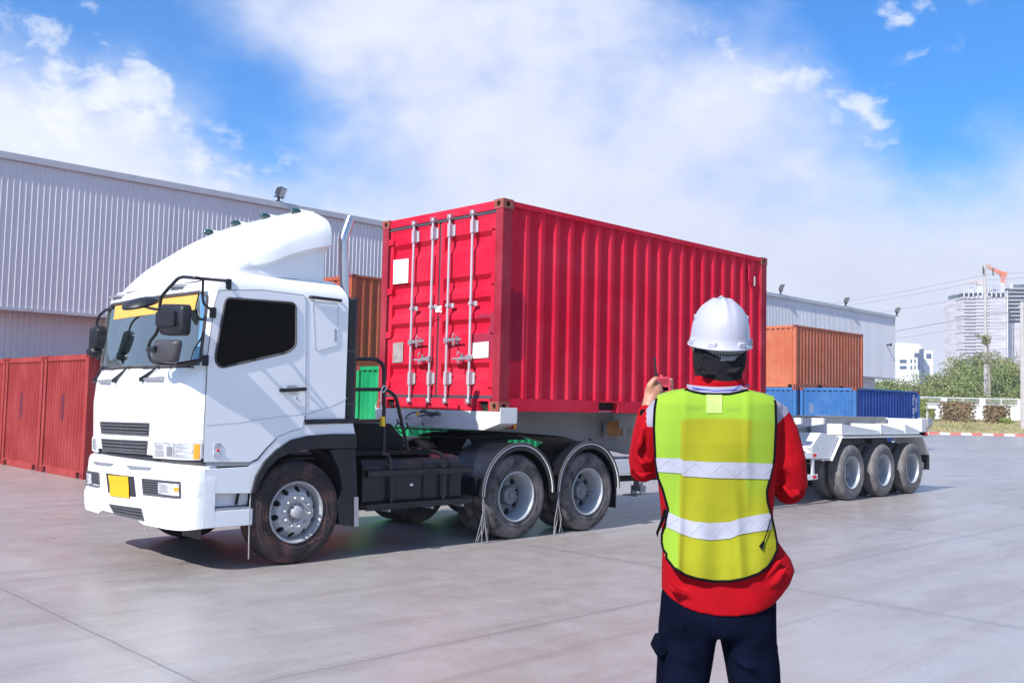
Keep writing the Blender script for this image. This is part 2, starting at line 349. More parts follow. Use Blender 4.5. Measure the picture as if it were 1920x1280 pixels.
# ================================================================== SETTING
def ground_mat():
    mt = bpy.data.materials.new('concrete_yard'); mt.use_nodes = True; nt = mt.node_tree; b = nt.nodes['Principled BSDF']
    t = nd(nt, 'ShaderNodeTexCoord'); v = t.outputs['Object']; s = nd(nt, 'ShaderNodeSeparateXYZ'); nt.links.new(v, s.inputs[0])
    x, y = F(nt, s.outputs[0]), F(nt, s.outputs[1])
    a = noise(nt, v, .22, 8, .62, .4); f = noise(nt, v, 2.6, 9, .68, .3); g = noise(nt, v, 38, 5, .7)
    mp = nd(nt, 'ShaderNodeMapping'); mp.inputs['Rotation'].default_value = (0, 0, .35); mp.inputs['Scale'].default_value = (.25, 1.6, 1); nt.links.new(v, mp.inputs[0])
    mp2 = nd(nt, 'ShaderNodeMapping'); mp2.inputs['Rotation'].default_value = (0, 0, -.12); mp2.inputs['Scale'].default_value = (.12, 2.4, 1); nt.links.new(v, mp2.inputs[0])
    st = noise(nt, mp.outputs[0], 1.4, 8, .65, .5)
    c = mixc(nt, a.ramp(.35, .68), (.365, .34, .33), (.29, .252, .232))
    c = mixc(nt, f.ramp(.35, .75, 0, .6), c, (.42, .393, .382)); c = mixc(nt, st.ramp(.45, .72, 0, .65), c, (.235, .195, .18))
    c = mixc(nt, g.ramp(.3, .75, 0, .5), c, (.22, .2, .2))
    ty = noise(nt, mp2.outputs[0], 1.1, 7, .6, .6); c = mixc(nt, ty.ramp(.55, .72, 0, .4), c, (.20, .17, .165))
    # tyre-worn darker lanes and spots
    c = mixc(nt, noise(nt, v, .9, 10, .75, 1.2).ramp(.62, .8, 0, .5), c, (.19, .165, .16))
    wob = (noise(nt, v, 3, 4, .6)-.5)*.03
    def line(q, q0, p, wd):
        e = (((q+wob-q0)/p+.5).op('FRACT')-.5).op('ABSOLUTE')*p
        return e.ramp(wd*.5, wd, 1, 0)
    ln = line(x, .1, 5.4, .011).op('MAXIMUM', line(y, -3.35, 4.0, .010)); 
    soft = line(x, .1, 5.4, .11).op('MAXIMUM', line(y, -3.35, 4.0, .09))
    c = mixc(nt, soft*.3, c, (.22, .2, .2)); c = mixc(nt, ln*.7, c, (.14, .125, .13))
    cr = nd(nt, 'ShaderNodeTexVoronoi', feature='DISTANCE_TO_EDGE', inp={'Scale': .16}); 
    vv = nd(nt, 'ShaderNodeVectorMath', operation='ADD'); nn = nd(nt, 'ShaderNodeTexNoise', inp={'Scale': 1.1, 'Detail': 7}); nt.links.new(v, nn.inputs['Vector'])
    nt.links.new(v, vv.inputs[0]); nt.links.new(nn.outputs['Color'], vv.inputs[1]); nt.links.new(vv.outputs[0], cr.inputs['Vector'])
    c = mixc(nt, F(nt, cr.outputs['Distance']).ramp(.0004, .0016, .14, 0), c, (.15, .13, .13))
    nt.links.new(c, b.inputs['Base Color'])
    nt.links.new((f*.26+st*.3+.05).s, b.inputs['Roughness']); b.inputs['Specular IOR Level'].default_value = .5
    bp = nd(nt, 'ShaderNodeBump', inp={'Strength': .25, 'Distance': .01}); nt.links.new((g*.5+f-ln*.8).s, bp.inputs['Height']); nt.links.new(bp.outputs[0], b.inputs['Normal'])
    return mt
g = MB(); g.box(-58, 700, -360, 650, -.4, 0); g.build('ground', ground_mat(), kind='structure', smooth=False)
Fd = Vector((math.sin(YAW), math.cos(YAW), 0)); Rd = Vector((math.cos(YAW), -math.sin(YAW), 0)); C0 = Vector((CX, CY, 0))
def BG(r, d, z): return C0+Rd*r+Fd*d+Vector((0, 0, z))
# kerb with red and white blocks
def kerb_mat():
    mt = bpy.data.materials.new('kerb_paint'); mt.use_nodes = True; nt = mt.node_tree; b = nt.nodes['Principled BSDF']
    t = nd(nt, 'ShaderNodeTexCoord'); s = nd(nt, 'ShaderNodeSeparateXYZ'); nt.links.new(t.outputs['Object'], s.inputs[0])
    r = F(nt, s.outputs[0])*Rd.x + F(nt, s.outputs[1])*Rd.y
    k = (r/1.7).op('FRACT').ramp(.48, .52); nn = noise(nt, t.outputs['Object'], 3, 5, .6)
    nt.links.new(mixc(nt, nn.ramp(.5, .8, 0, .6), mixc(nt, k, (.62, .58, .56), (.5, .13, .1)), (.4, .36, .33)), b.inputs['Base Color']); b.inputs['Roughness'].default_value = .8; return mt
k = MB(); k.loft([[BG(r, 76, 0), BG(r, 76.03, .16), BG(r, 76.3, .18), BG(r, 76.35, 0)] for r in (-20, 20, 40, 60, 90, 140)])
k.build('kerb', kerb_mat(), kind='structure', loc=(0, 0, 0), smooth=False)
vm = mat('verge_soil', (.30, .24, .12), .9, var=.25, vs=.5, dirt=(.40, .28, .2), dirt_amt=.5, ds=.35, bump=.6, bs=3)
v = MB(); v.grid(lambda a, b: BG(-20+150*a, 76.3+(12*min(b*2, 1)+380*max(0, b*2-1)), .15+1.0*min(1, b*2)**.8+.06*math.sin(a*61)*min(1, b*4)), 60, 16)
v.build('grass_verge', vm, kind='structure')
def leafq(mb, p, s, up_=.3):
    a = Vector((random.gauss(0, 1), random.gauss(0, 1), random.gauss(0, 1)+up_)).normalized(); b = a.orthogonal().normalized(); c = a.cross(b)
    t = random.random()*6.3; u = b*math.cos(t)+c*math.sin(t); q = a.cross(u)
    vs = [mb.b.verts.new(p+u*s*i+q*s*.55*j) for i, j in ((-1, 0), (0, -1), (1, 0), (0, 1))]; mb.fc(vs)
gm = mat('verge_grass', (.22, .25, .08), .9, var=.35, vs=.6, dirt=(.42, .33, .18), dirt_amt=.6, ds=.4)
gr = MB()
for i in range(9000):
    r, t = random.uniform(22, 70), random.random()
    p = BG(r, 76.5+11.5*t, .15+1.0*t**.8); h = random.uniform(.08, .22); a = random.random()*6.3; d = Vector((math.cos(a)*.05, math.sin(a)*.05, 0)); l = Vector((random.gauss(0, .05), random.gauss(0, .05), h))
    gr.fc([gr.b.verts.new(p-d), gr.b.verts.new(p+d), gr.b.verts.new(p+l)])
gr.build('verge_grass', gm, kind='stuff', smooth=False, label='short dry grass tufts on the bank behind the striped kerb', category='grass')

def leafmat(name, a, b_, c_, s=.5):
    mt = mat(name, a, .7, var=.4, vs=s*2, dirt=b_, dirt_amt=.5, ds=s, spec=.25); nt = mt.node_tree; bs_ = nt.nodes['Principled BSDF']
    geo = nd(nt, 'ShaderNodeNewGeometry'); r = F(nt, geo.outputs['Random Per Island'])
    src = bs_.inputs['Base Color'].links[0].from_socket
    nt.links.new(mixc(nt, r.ramp(.35, 1, 0, .7, 'LINEAR'), src, c_), bs_.inputs['Base Color']); return mt
LG = leafmat('shrub_leaves', (.13, .18, .055), (.31, .23, .13), (.30, .31, .12), .11)
HB = leafmat('hedge_leaves', (.19, .13, .07), (.12, .15, .05), (.27, .19, .10), .7)
HG = leafmat('young_hedge_leaves', (.17, .2, .05), (.24, .2, .07), (.26, .3, .08), .7)
bark = mat('bark', (.3, .26, .2), .9, var=.3, vs=4)
# shrub bank behind the wall: one mass nobody could count
U_ = Vector((0, 0, 1)); sb = MB(); blobs = []
for i in range(150):
    d = random.uniform(95, 130); q_ = random.uniform(.33, .62); t = (d-95)/35; hh = 4.3 if q_ < .43 else 6.6 if q_ < .455 else 7.9
    blobs.append((q_*d, d, .8+hh*t**.8*random.uniform(.8, 1.06), random.uniform(1.3, 3.0)))
for (r, d, z, R_) in blobs:
    n = int(430*R_)
    for _ in range(n):
        q = Vector((random.gauss(0, 1), random.gauss(0, 1), random.gauss(0, 1))).normalized()
        if q.y > .45: q.y = -q.y
        rr = R_*random.uniform(.55, 1.1)*(1+.3*math.sin(q.x*7+r)*math.sin(q.z*6+d))
        p = BG(r, d, z)+Rd*q.x*rr+Fd*q.y*rr+U_*(q.z*rr*.65-.3)
        if p.z > .9: leafq(sb, p, random.uniform(.06, .2))
sb.build('shrub_bank', LG, kind='stuff', smooth=False, label='dense green shrubs and weeds covering the rise behind the white wall', category='shrubs')
tm = MB(); tm.grid(lambda a, b: BG(20+100*a, 94+150*b, 1.0+4.2*min(1, b*5)**.9*(.35+.65*min(1, a*5))+.5*math.sin(a*47)*math.sin(b*60)), 70, 30)
tm.build('hill', mat('hill_scrub', (.075, .11, .035), .95, var=.4, vs=.5, dirt=(.14, .12, .06), dirt_amt=.4, ds=.4, bump=1, bs=1.5), kind='structure')
def hedge(px0, px1, py0, py1, D, m_, label, name='hedge', cat='hedge', round_=False, n=900, s=.12):
    a, b = PD(px0, py1, D), PD(px1, py1, D); top = PD(px0, py0, D).z; bot = .15+1.0*min(1, (D-76.3)/12)**.8-.1; base = (a+b)/2; base.z = bot; W_ = (b-a).length; H_ = top-bot; mb = MB()
    for _ in range(n):
        if round_: q = Vector((random.gauss(0, 1), random.gauss(0, 1), random.gauss(0, 1))).normalized()*random.uniform(.7, 1)*.5
        else:
            q = Vector([random.uniform(-.5, .5) for _ in range(3)]); k_ = random.choice((0, 1, 2)); q[k_] = .5*(1 if random.random() < .5 else -1)*random.uniform(.85, 1.04)
        mb_p = base+Rd*q.x*W_+Fd*q.y*min(W_, 1.5)+Vector((0, 0, (q.z+.5)*H_)); leafq(mb, mb_p, s*random.uniform(.6, 1.3))
    c = base+Vector((0, 0, H_*.5)); mb.obox(c, (Rd, Fd, Vector((0, 0, 1))), (W_*.36, min(W_, 1.5)*.36, H_*.42))
    return mb.build(name, m_, loc=base, smooth=False, label=label, category=cat)
hedge(1766, 1823, 753, 786, 86, HB, 'wide brown clipped hedge block before the white wall')
hedge(1850, 1887, 760, 792, 85, HB, 'narrower square brown hedge block nearer the tall white post')
hedge(1875, 1895, 782, 795, 84, HG, 'low rounded green bush at the foot of the narrow brown hedge', 'bush', 'bush', True, 350, .09)
hedge(1723, 1736, 749, 784, 86, HG, 'tall yellow green bush right beside the front row blue container', 'bush', 'bush', False, 450, .1)
hedge(1741, 1752, 766, 785, 86, HG, 'small square green bush standing alone by the white wall', 'bush', 'bush', False, 350, .08)
# boundary wall
wl = thing('boundary_wall', 'low white wall with pillars and wire railing along the bank', 'wall', BG(45, 89, 1.1))
W0 = mat('white_masonry', (.78, .77, .78), .8, var=.05, dirt=(.5, .47, .42), dirt_amt=.2, ds=.8)
def wz(py, D=89): return PD(1830, py, D).z
zt, zr0, zr1 = wz(761), wz(760), wz(746)
mb = MB(); a, b = PD(1690, 760, 89), PD(2060, 760, 89); mb.obox(((a+b)/2).xy.to_3d()+Vector((0, 0, (zt+.9)/2)), (Rd, Fd, Vector((0, 0, 1))), ((b-a).length/2, .12, (zt-.9)/2)); mb.build('wall', W0, wl, smooth=False)
for px in (1770, 1842, 1913, 1985):
    p = PD(px, 760, 89); mb = MB(); mb.obox((p.x, p.y, (zr1+.95)/2), (Rd, Fd, Vector((0, 0, 1))), (.19, .2, (zr1-.95)/2)); mb.build('pillar', W0, wl, smooth=False)
for i in range(-1, 4):
    mb = MB(); q0, q1 = PD(1773.5+i*71.5-(0 if i != -1 else 10), 750, 89), PD(1838.5+i*71.5, 750, 89)
    L0 = lambda t, z: Vector((q0.x+(q1.x-q0.x)*t, q0.y+(q1.y-q0.y)*t, z))
    for z in (zr0+.08, zr1-.02): mb.bar(L0(0, z), L0(1, z), .07, .09)
    for t in (0.01, .5, .99): mb.bar(L0(t, zr0+.03), L0(t, zr1-.03), .07, .07)
    for t in range(1, 40): mb.bar(L0(t/40, zr0+.1), L0(t/40, zr1-.04), .012, .012)
    mb.build('railing', M['whitetr'], wl, smooth=False)
# utility poles and wires
conc = mat('pole_concrete', (.40, .38, .37), .85, var=.1)
D1 = 102; pb = PD(1849, 735, D1); ptop = PD(1849, 497, D1)
up1 = thing('utility_pole', 'tall concrete power pole with crossarm rising out of the shrubs', 'pole', (pb.x, pb.y, 1.0))
MB().tube([(pb.x, pb.y, 1.0), (pb.x, pb.y, ptop.z)], .2, 8, radii=[.28, .13]).build('pole', conc, up1)
ca, cb = PD(1842, 497.5, D1), PD(1862, 502, D1); MB().bar(ca, cb, .14, .16).build('crossarm', conc, up1, smooth=False)
for px, y0, y1 in ((1843.5, 501, 514), (1862, 504, 518)):
    mb = MB(); p0, p1 = PD(px, y0-1, D1-.3), PD(px, y1, D1-.3); n = 9
    mb.lathe([(.03, 0)]+[(.1 if i % 2 else .04, -(p0.z-p1.z)*i/n) for i in range(n)]+[(.01, -(p0.z-p1.z))], p0, 'Z', 8); mb.build('insulator', M['rubber'], up1)
D2 = 80; q = PD(1919, 803, D2); q2 = PD(1916.5, 566, D2)
up2 = thing('utility_pole', 'white concrete post cut by the right edge of the photo', 'pole', (q.x, q.y, .3))
MB().tube([(q.x, q.y, .3), (q2.x, q2.y, q2.z)], .2, 8, radii=[.24, .17]).build('pole', conc, up2)
MB().bar(q2+Rd*-.35+Vector((0, 0, -.4)), q2+Rd*.8+Vector((0, 0, -.4)), .1, .12).build('crossarm', conc, up2, smooth=False)
for (a, b, lb) in (((1849, 515), (1640, 541), 'topmost thin power line left of the pole crossarm'), ((1849, 525), (1640, 550), 'thin power line just below the topmost one'),
               ((1849, 551), (1640, 573), 'middle one of the five power lines left of the pole'), ((1849, 589), (1690, 606.5), 'thicker power line above the lowest one'), ((1849, 607), (1690, 621), 'lowest power line above the white building')):
    sl_ = (b[1]-a[1])/(b[0]-a[0]); e = (1250, a[1]+sl_*(1250-a[0])+12); A_, B_ = PD(*a, D1), PD(*e, 150); A2 = PD(2060, a[1]-12, 75)
    pts = [A_.lerp(B_, t/12)-Vector((0, 0, .9*4*(t/12)*(1-t/12))) for t in range(13)]
    MB().tube([A2]+pts, .02 if 'thicker' not in lb else .036, 4).build('power_line', M['wire'], loc=A_, label=lb, category='power line', group='power lines strung from the concrete pole')
# lone scraggly tree
ts = PD(1857, 735, 99); tr = thing('thin_tree', 'scraggly tree with sparse crown in front of the power pole', 'tree', (ts.x, ts.y, 1.0))
tp = PD(1851, 640, 99); tq = PD(1850, 625, 99)
mb = MB(); mb.tube([(ts.x, ts.y, 1.0), ts.lerp(tp, .5), tp, tq], .1, 6, radii=[.16, .12, .08, .03])
for pa, pb_ in (((1851, 668), (1836, 662)), ((1851, 660), (1868, 668)), ((1851, 650), (1842, 632)), ((1851, 645), (1853, 630)), ((1852, 690), (1866, 720))): mb.tube([PD(*pa, 99), PD(*pb_, 99)], .05, 5, radii=[.06, .02])
mb.build('trunk', bark, tr)
mb = MB()
for (cx, cy, rx, ry, n) in ((1849, 636, 10, 9, 190), (1836, 630, 9, 4, 60), (1846, 641, 6, 5, 60), (1838, 664, 12, 7, 110), (1864, 663, 12, 6, 100), (1853, 674, 20, 8, 150)):
    for _ in range(n):
        a = random.random()*6.3; k_ = random.random()**.6; leafq(mb, PD(cx+rx*k_*math.cos(a)+random.gauss(0, .7), cy+ry*k_*math.sin(a)+random.gauss(0, .7), 99+random.uniform(-1, 1)), random.uniform(.06, .14))
mb.build('crown', leafmat('tree_leaves', (.16, .17, .07), (.2, .17, .08), (.26, .25, .11), .5), tr, smooth=False)
# white office building
DB = 230
wb = thing('office_building', 'white modern building with dark windows behind the warehouse corner', 'building', PD(1715, 775, DB).xy.to_3d())
bw = mat('office_white', (.76, .77, .8), .7, var=.03); bg_ = mat('office_glass', (.09, .12, .2), .25, var=.2)
def bgprism(cr, pts, D, th): a, b, s = CROP[cr]; return [PD(a+x/s, b+y/s, D) for x, y in pts], Fd*th
mb = MB(); p_, o_ = bgprism('Q', [(120, 578), (215, 580), (292, 586), (318, 612), (325, 640), (325, 1010), (120, 1010)], DB, 20); mb.prism(p_, o_); mb.build('main_block', bw, wb, smooth=False)
mb = MB(); p_, o_ = bgprism('Q', [(322, 628), (388, 632), (390, 1010), (322, 1010)], DB+3, 20); mb.prism(p_, o_); mb.build('side_block', bw, wb, smooth=False)
mb = MB(); p_, o_ = bgprism('Q', [(304, 618), (328, 618), (328, 1010), (304, 1010)], DB-.8, 6); mb.prism(p_, o_); mb.build('stair_glazing', bg_, wb, smooth=False)
for r4 in ((168, 690, 213, 710), (168, 732, 213, 750), (265, 645, 298, 672), (288, 672, 298, 755), (240, 688, 249, 710), (265, 688, 273, 710), (240, 730, 249, 752), (265, 730, 273, 752), (345, 650, 377, 680)):
    D_ = DB-.15 if r4[0] < 340 else DB+2.85
    mb = MB(); p_, o_ = bgprism('Q', [(r4[0], r4[1]), (r4[2], r4[1]), (r4[2], r4[3]), (r4[0], r4[3])], D_, .12); mb.prism(p_, o_); mb.build('window', bg_, wb, smooth=False)
# towers under construction
DT = 430
net = mat('scaffold_net', (.50, .47, .50), .9, var=.15, vs=.12, dirt=(.62, .6, .62), dirt_amt=.5, ds=.05, stretch=(1, 1, 3)); slab = mat('raw_concrete', (.52, .52, .57), .9, var=.1, vs=.1)
dk = mat('open_floor', (.10, .12, .15), .9, var=.3, vs=.2)
def tower(label, quads, floors, extra=()):
    base = PD(*quads[0][:2], DT); t = thing('unfinished_tower', label, 'building', (base.x, base.y, 0), 'towers under construction')
    for (x0, y0, x1, y1, nm, mt_, dd, th) in quads:
        mb = MB(); pts = [PD(x0, y0, DT+dd), PD(x1, y0, DT+dd), PD(x1, y1, DT+dd), PD(x0, y1, DT+dd)]; mb.prism(pts, Fd*th); mb.build(nm, mt_, t, smooth=False)
    for (x0, x1, y, h, dd) in floors:
        mb = MB(); pts = [PD(x0, y, DT+dd), PD(x1, y, DT+dd), PD(x1, y+h, DT+dd), PD(x0, y+h, DT+dd)]; mb.prism(pts, Fd*8); mb.build('floor_slab', slab, t, smooth=False)
    for (a, b, w_) in extra: MB().bar(PD(*a, DT-1), PD(*b, DT-1), w_, w_).build('column', slab, t, smooth=False)
    return t
fl = [(1806+(i*7 % 5)*.7, 1874+(i*5 % 13), 559+i*6.3, .45, -.75) for i in range(20)]
tower('broad unfinished tower wrapped in pale netting behind the power pole', [(1806, 556, 1830, 774, 'netted_facade', net, 0, 20), (1830.3, 554, 1856, 774, 'netted_facade', net, -.3, 20), (1856.3, 558, 1887, 774, 'netted_facade', net, -.6, 20),
      (1808, 548, 1886, 556, 'open_storey', dk, 2, 16), (1832, 536, 1842, 549, 'lift_core', slab, 3, 8), (1876, 530, 1884, 549, 'lift_core', slab, 3, 8), (1812, 541, 1824, 548, 'lift_core', slab, 5, 8), (1866, 542, 1874, 549, 'formwork', dk, 5, 8)],
      fl+[(1806, 1888, 547.5, 1.4, -1)], [((1808+i*8.6, 547), (1808+i*8.6, 557), .5) for i in range(10)]+[((1808+i*4.1, 541+2*(i % 3)), (1808+i*4.1, 549), .3) for i in range(19)]+[((1889, 545), (1889, 774), .5)])
tower('taller unfinished tower with bare open floors at the right edge', [(1893, 540, 1940, 606, 'open_storey', dk, 14, 14), (1890.5, 606, 1940, 774, 'netted_facade', net, 8, 20), (1892, 531, 1900, 545, 'lift_core', slab, 12, 8), (1902, 533, 1925, 538, 'formwork', dk, 12, 8)],
      [(1891.5, 1940, 539.5+i*7.3, 1.7, 9) for i in range(10)], [((1893+i*11, 538), (1893+i*11, 608), .7) for i in range(0)]+[((1889.5, 560), (1889.5, 774), .4)])
def crane(label, path, base, m_, r0=.5):
    t = thing('tower_crane', label, 'crane', PD(*base[0], DT+6)); 
    def lat(a, b, w_, nm):
        mb = MB(); d = (b-a).normalized(); n = 9; s1, s2 = Rd*w_/2, Fd*w_/2
        if abs(d.z) < .8: s1 = Vector((0, 0, w_/2))
        for u in (s1+s2, s1-s2, -s1+s2, -s1-s2): mb.bar(a+u, b+u, .22, .22)
        for i in range(n):
            p, q_ = a.lerp(b, i/n), a.lerp(b, (i+1)/n)
            mb.bar(p+s1+s2, q_-s1+s2, .14, .14); mb.bar(p-s1-s2, q_+s1-s2, .14, .14)
        mb.build(nm, m_, t, smooth=False)
    lat(PD(*base[0], DT+6), PD(*base[1], DT+6), 1.5, 'mast'); lat(PD(*path[0], DT+6), PD(*path[1], DT+6), 1.3, 'jib')
    if len(path) > 2: lat(PD(*path[1], DT+6), PD(*path[2], DT+6), 1.2, 'jib_tip')
    mb = MB(); mb.obox(PD(*base[1], DT+6), (Rd, Fd, Vector((0, 0, 1))), (1.2, 1, 1)); mb.build('cab', m_, t, smooth=False)
crane('orange luffing crane with raised jib above the broad tower', [(1881, 513), (1870, 509), (1850, 498)], ((1880, 535), (1881, 514)), mat('crane_orange', (.75, .16, .05), .6))
crane('small pale flat crane on the left of the broad tower roof', [(1838, 529), (1815, 528)], ((1836, 540), (1836, 529)), mat('crane_pale', (.6, .5, .48), .6), .3)

# ================================================================== WAREHOUSE
wh = thing('warehouse', 'long grey corrugated metal warehouse with overhanging upper wall', 'warehouse', (20, 18.5, 0))
clad = mat('cladding_grey', (.60, .60, .635), .42, .1, var=.05, vs=.4, dirt=(.48, .47, .5), dirt_amt=.15, ds=.6, stretch=(1, 1, .15))
def ribs(x0, x1, pitch, rib, y, dep):
    pts = []; x = x0
    while x < x1: pts += [(x, y), (x+pitch-rib*2, y), (x+pitch-rib*1.5, y-dep), (x+pitch-rib*.6, y-dep)]; x += pitch
    pts.append((x, y)); return pts
XR = 52.4
mb = MB(); rp = ribs(-45, XR-.05, .15, .026, 18.5, .03)
mb.loft([[Vector((x, y, 3.84)) for x, y in rp], [Vector((x, y, 7.68)) for x, y in rp]], False); mb.build('upper_cladding', clad, wh, ang=20)
mb = MB(); rp = ribs(-45, 40, .15, .026, 19.2, .03); mb.loft([[Vector((x, y, 0)) for x, y in rp], [Vector((x, y, 3.86)) for x, y in rp]], False); mb.build('lower_cladding', clad, wh, ang=20)
mb = MB(); mb.box(40, 51.2, 19.2, 45, 0, 3.85); mb.box(-45, 40, 19.3, 45, 0, 3.8); mb.build('lower_wall', mat('plain_panel', (.5, .5, .53), .6, var=.05), wh, smooth=False)
mb = MB(); mb.box(-45, XR, 18.62, 45, 3.86, 7.6); mb.build('side_wall', clad, wh, smooth=False)
trim = mat('flashing', (.46, .47, .5), .4, .2, var=.06)
mb = MB(); mb.box(-45.1, XR+.06, 18.40, 18.66, 7.66, 7.86); mb.build('roof_flashing', trim, wh, smooth=False, bevel=.02)
mb = MB(); mb.box(-45, XR, 18.43, 19.21, 3.76, 3.84); mb.box(XR-.02, XR+.05, 18.44, 18.64, 3.84, 7.66); mb.build('soffit_trim', trim, wh, smooth=False)
mb = MB(); mb.prism([(-45, 18.66, 7.62), (-45, 45, 8.2), (-45, 45, 7.5), (-45, 18.66, 7.5)], (45+XR, 0, 0)); mb.build('roof', clad, wh, smooth=False)
MB().tube(smoothpath([(48.2, 18.9, 3.78), (48.6, 19.0, 3.2), (49.3, 19.0, 2.6), (49.3, 19.0, 0)], .3), .16, 10).build('downpipe', clad, wh)
MB().lathe([(.05, 0), (.06, .25), (.12, .3)], (51.3, 18.5, 5.9), 'Y', 10, -1).build('wall_fitting', M['rubber'], wh)
for (px, py, lb) in ((522, 372, 'black floodlight on the warehouse roof above the white cab'), (1463, 553, 'black floodlight on the roof just right of the red container'), (1585, 577, 'black floodlight above the orange container, middle of the right roof run'), (1681, 596, 'black floodlight at the far right corner of the warehouse roof')):
    p = P(px, py, 1, 18.55); k_ = 1.0 if px < 600 else 1.15; p.z = 7.86
    t = thing('floodlight', lb, 'floodlight', p, 'floodlights along the warehouse roof edge')
    MB().box(p.x-.12*k_, p.x+.12*k_, p.y-.08, p.y+.08, p.z, p.z+.04).build('base', M['lampblk'], t, smooth=False)
    mb = MB(); mb.bar(p+Vector((0, 0, .03)), p+Vector((0, -.03, .17*k_)), .06, .06); mb.bar(p+Vector((-.16*k_, -.03, .17*k_)), p+Vector((.16*k_, -.03, .17*k_)), .05, .04); mb.build('bracket', M['lampblk'], t, smooth=False)
    c = p+Vector((.02, -.05, .33*k_)); dn = Vector((.5, -.75, -.35)).normalized(); a1 = Vector((0, 0, 1)).cross(dn).normalized(); a2 = dn.cross(a1)
    mb = MB(); r1 = [c+dn*.09*k_+a1*.21*k_*i+a2*.18*k_*j for i, j in ((-1, -1), (1, -1), (1, 1), (-1, 1))]; r2 = [c-dn*.1*k_+a1*.12*k_*i+a2*.1*k_*j for i, j in ((-1, -1), (1, -1), (1, 1), (-1, 1))]
    mb.loft([r2, r1]); mb.build('housing', M['lampblk'], t, smooth=False, bevel=.01)
    MB().obox(c+dn*.095*k_, (dn, a1, a2), (.012, .18*k_, .15*k_)).build('glass', M['lampglass'], t, smooth=False)

# ================================================================== CONTAINERS
def corr(n0, n1, pitch, dep, inv=False):
    """trapezoid steps between n0 and n1: (distance, depth)"""
    n = max(1, round((n1-n0)/pitch)); p = (n1-n0)/n; out = [(n0, 0)]
    for i in range(n):
        x = n0+i*p; out += [(x+p*.23, 0), (x+p*.48, dep), (x+p*.69, dep), (x+p, 0)]
    return out
def casting(name, X, Y, Z, parent, m_='cast', detail=True):
    """corner casting box with an oval hole recessed in each of the six faces"""
    mb = MB(); hx, hy, hz = .089, .081, .059; c = Vector((X, Y, Z)); E = (Vector((hx, 0, 0)), Vector((0, hy, 0)), Vector((0, 0, hz)))
    for k_ in range(3):
        for sgn in (-1, 1):
            n = E[k_]*sgn; a, b = E[(k_+1) % 3], E[(k_+2) % 3]
            N_ = 12; sq = []; ov = []
            for i in range(N_):
                t = 2*PI*i/N_+PI/4; ct, st_ = math.cos(t), math.sin(t); mx_ = max(abs(ct), abs(st_)); sq.append(c+n+a*(ct/mx_)+b*(st_/mx_))
                fa, fb = (.4, .62) if k_ == 0 else (.58, .42) if k_ == 1 else (.55, .55); ov.append(c+n+a*fa*ct+b*fb*st_)
            S_ = [mb.b.verts.new(p) for p in sq]; O_ = [mb.b.verts.new(p) for p in ov]; I_ = [mb.b.verts.new(p-n.normalized()*.02) for p in ov]
            mb.mi = 0
            for i in range(N_): j = (i+1) % N_; mb.fc([S_[i], S_[j], O_[j], O_[i]]); mb.fc([O_[i], O_[j], I_[j], I_[i]])
            mb.mi = 1; mb.fc(I_)  # near-black back paints the shade inside the hole
    return mb.build(name, [m_, 'hole'], parent, smooth=False)
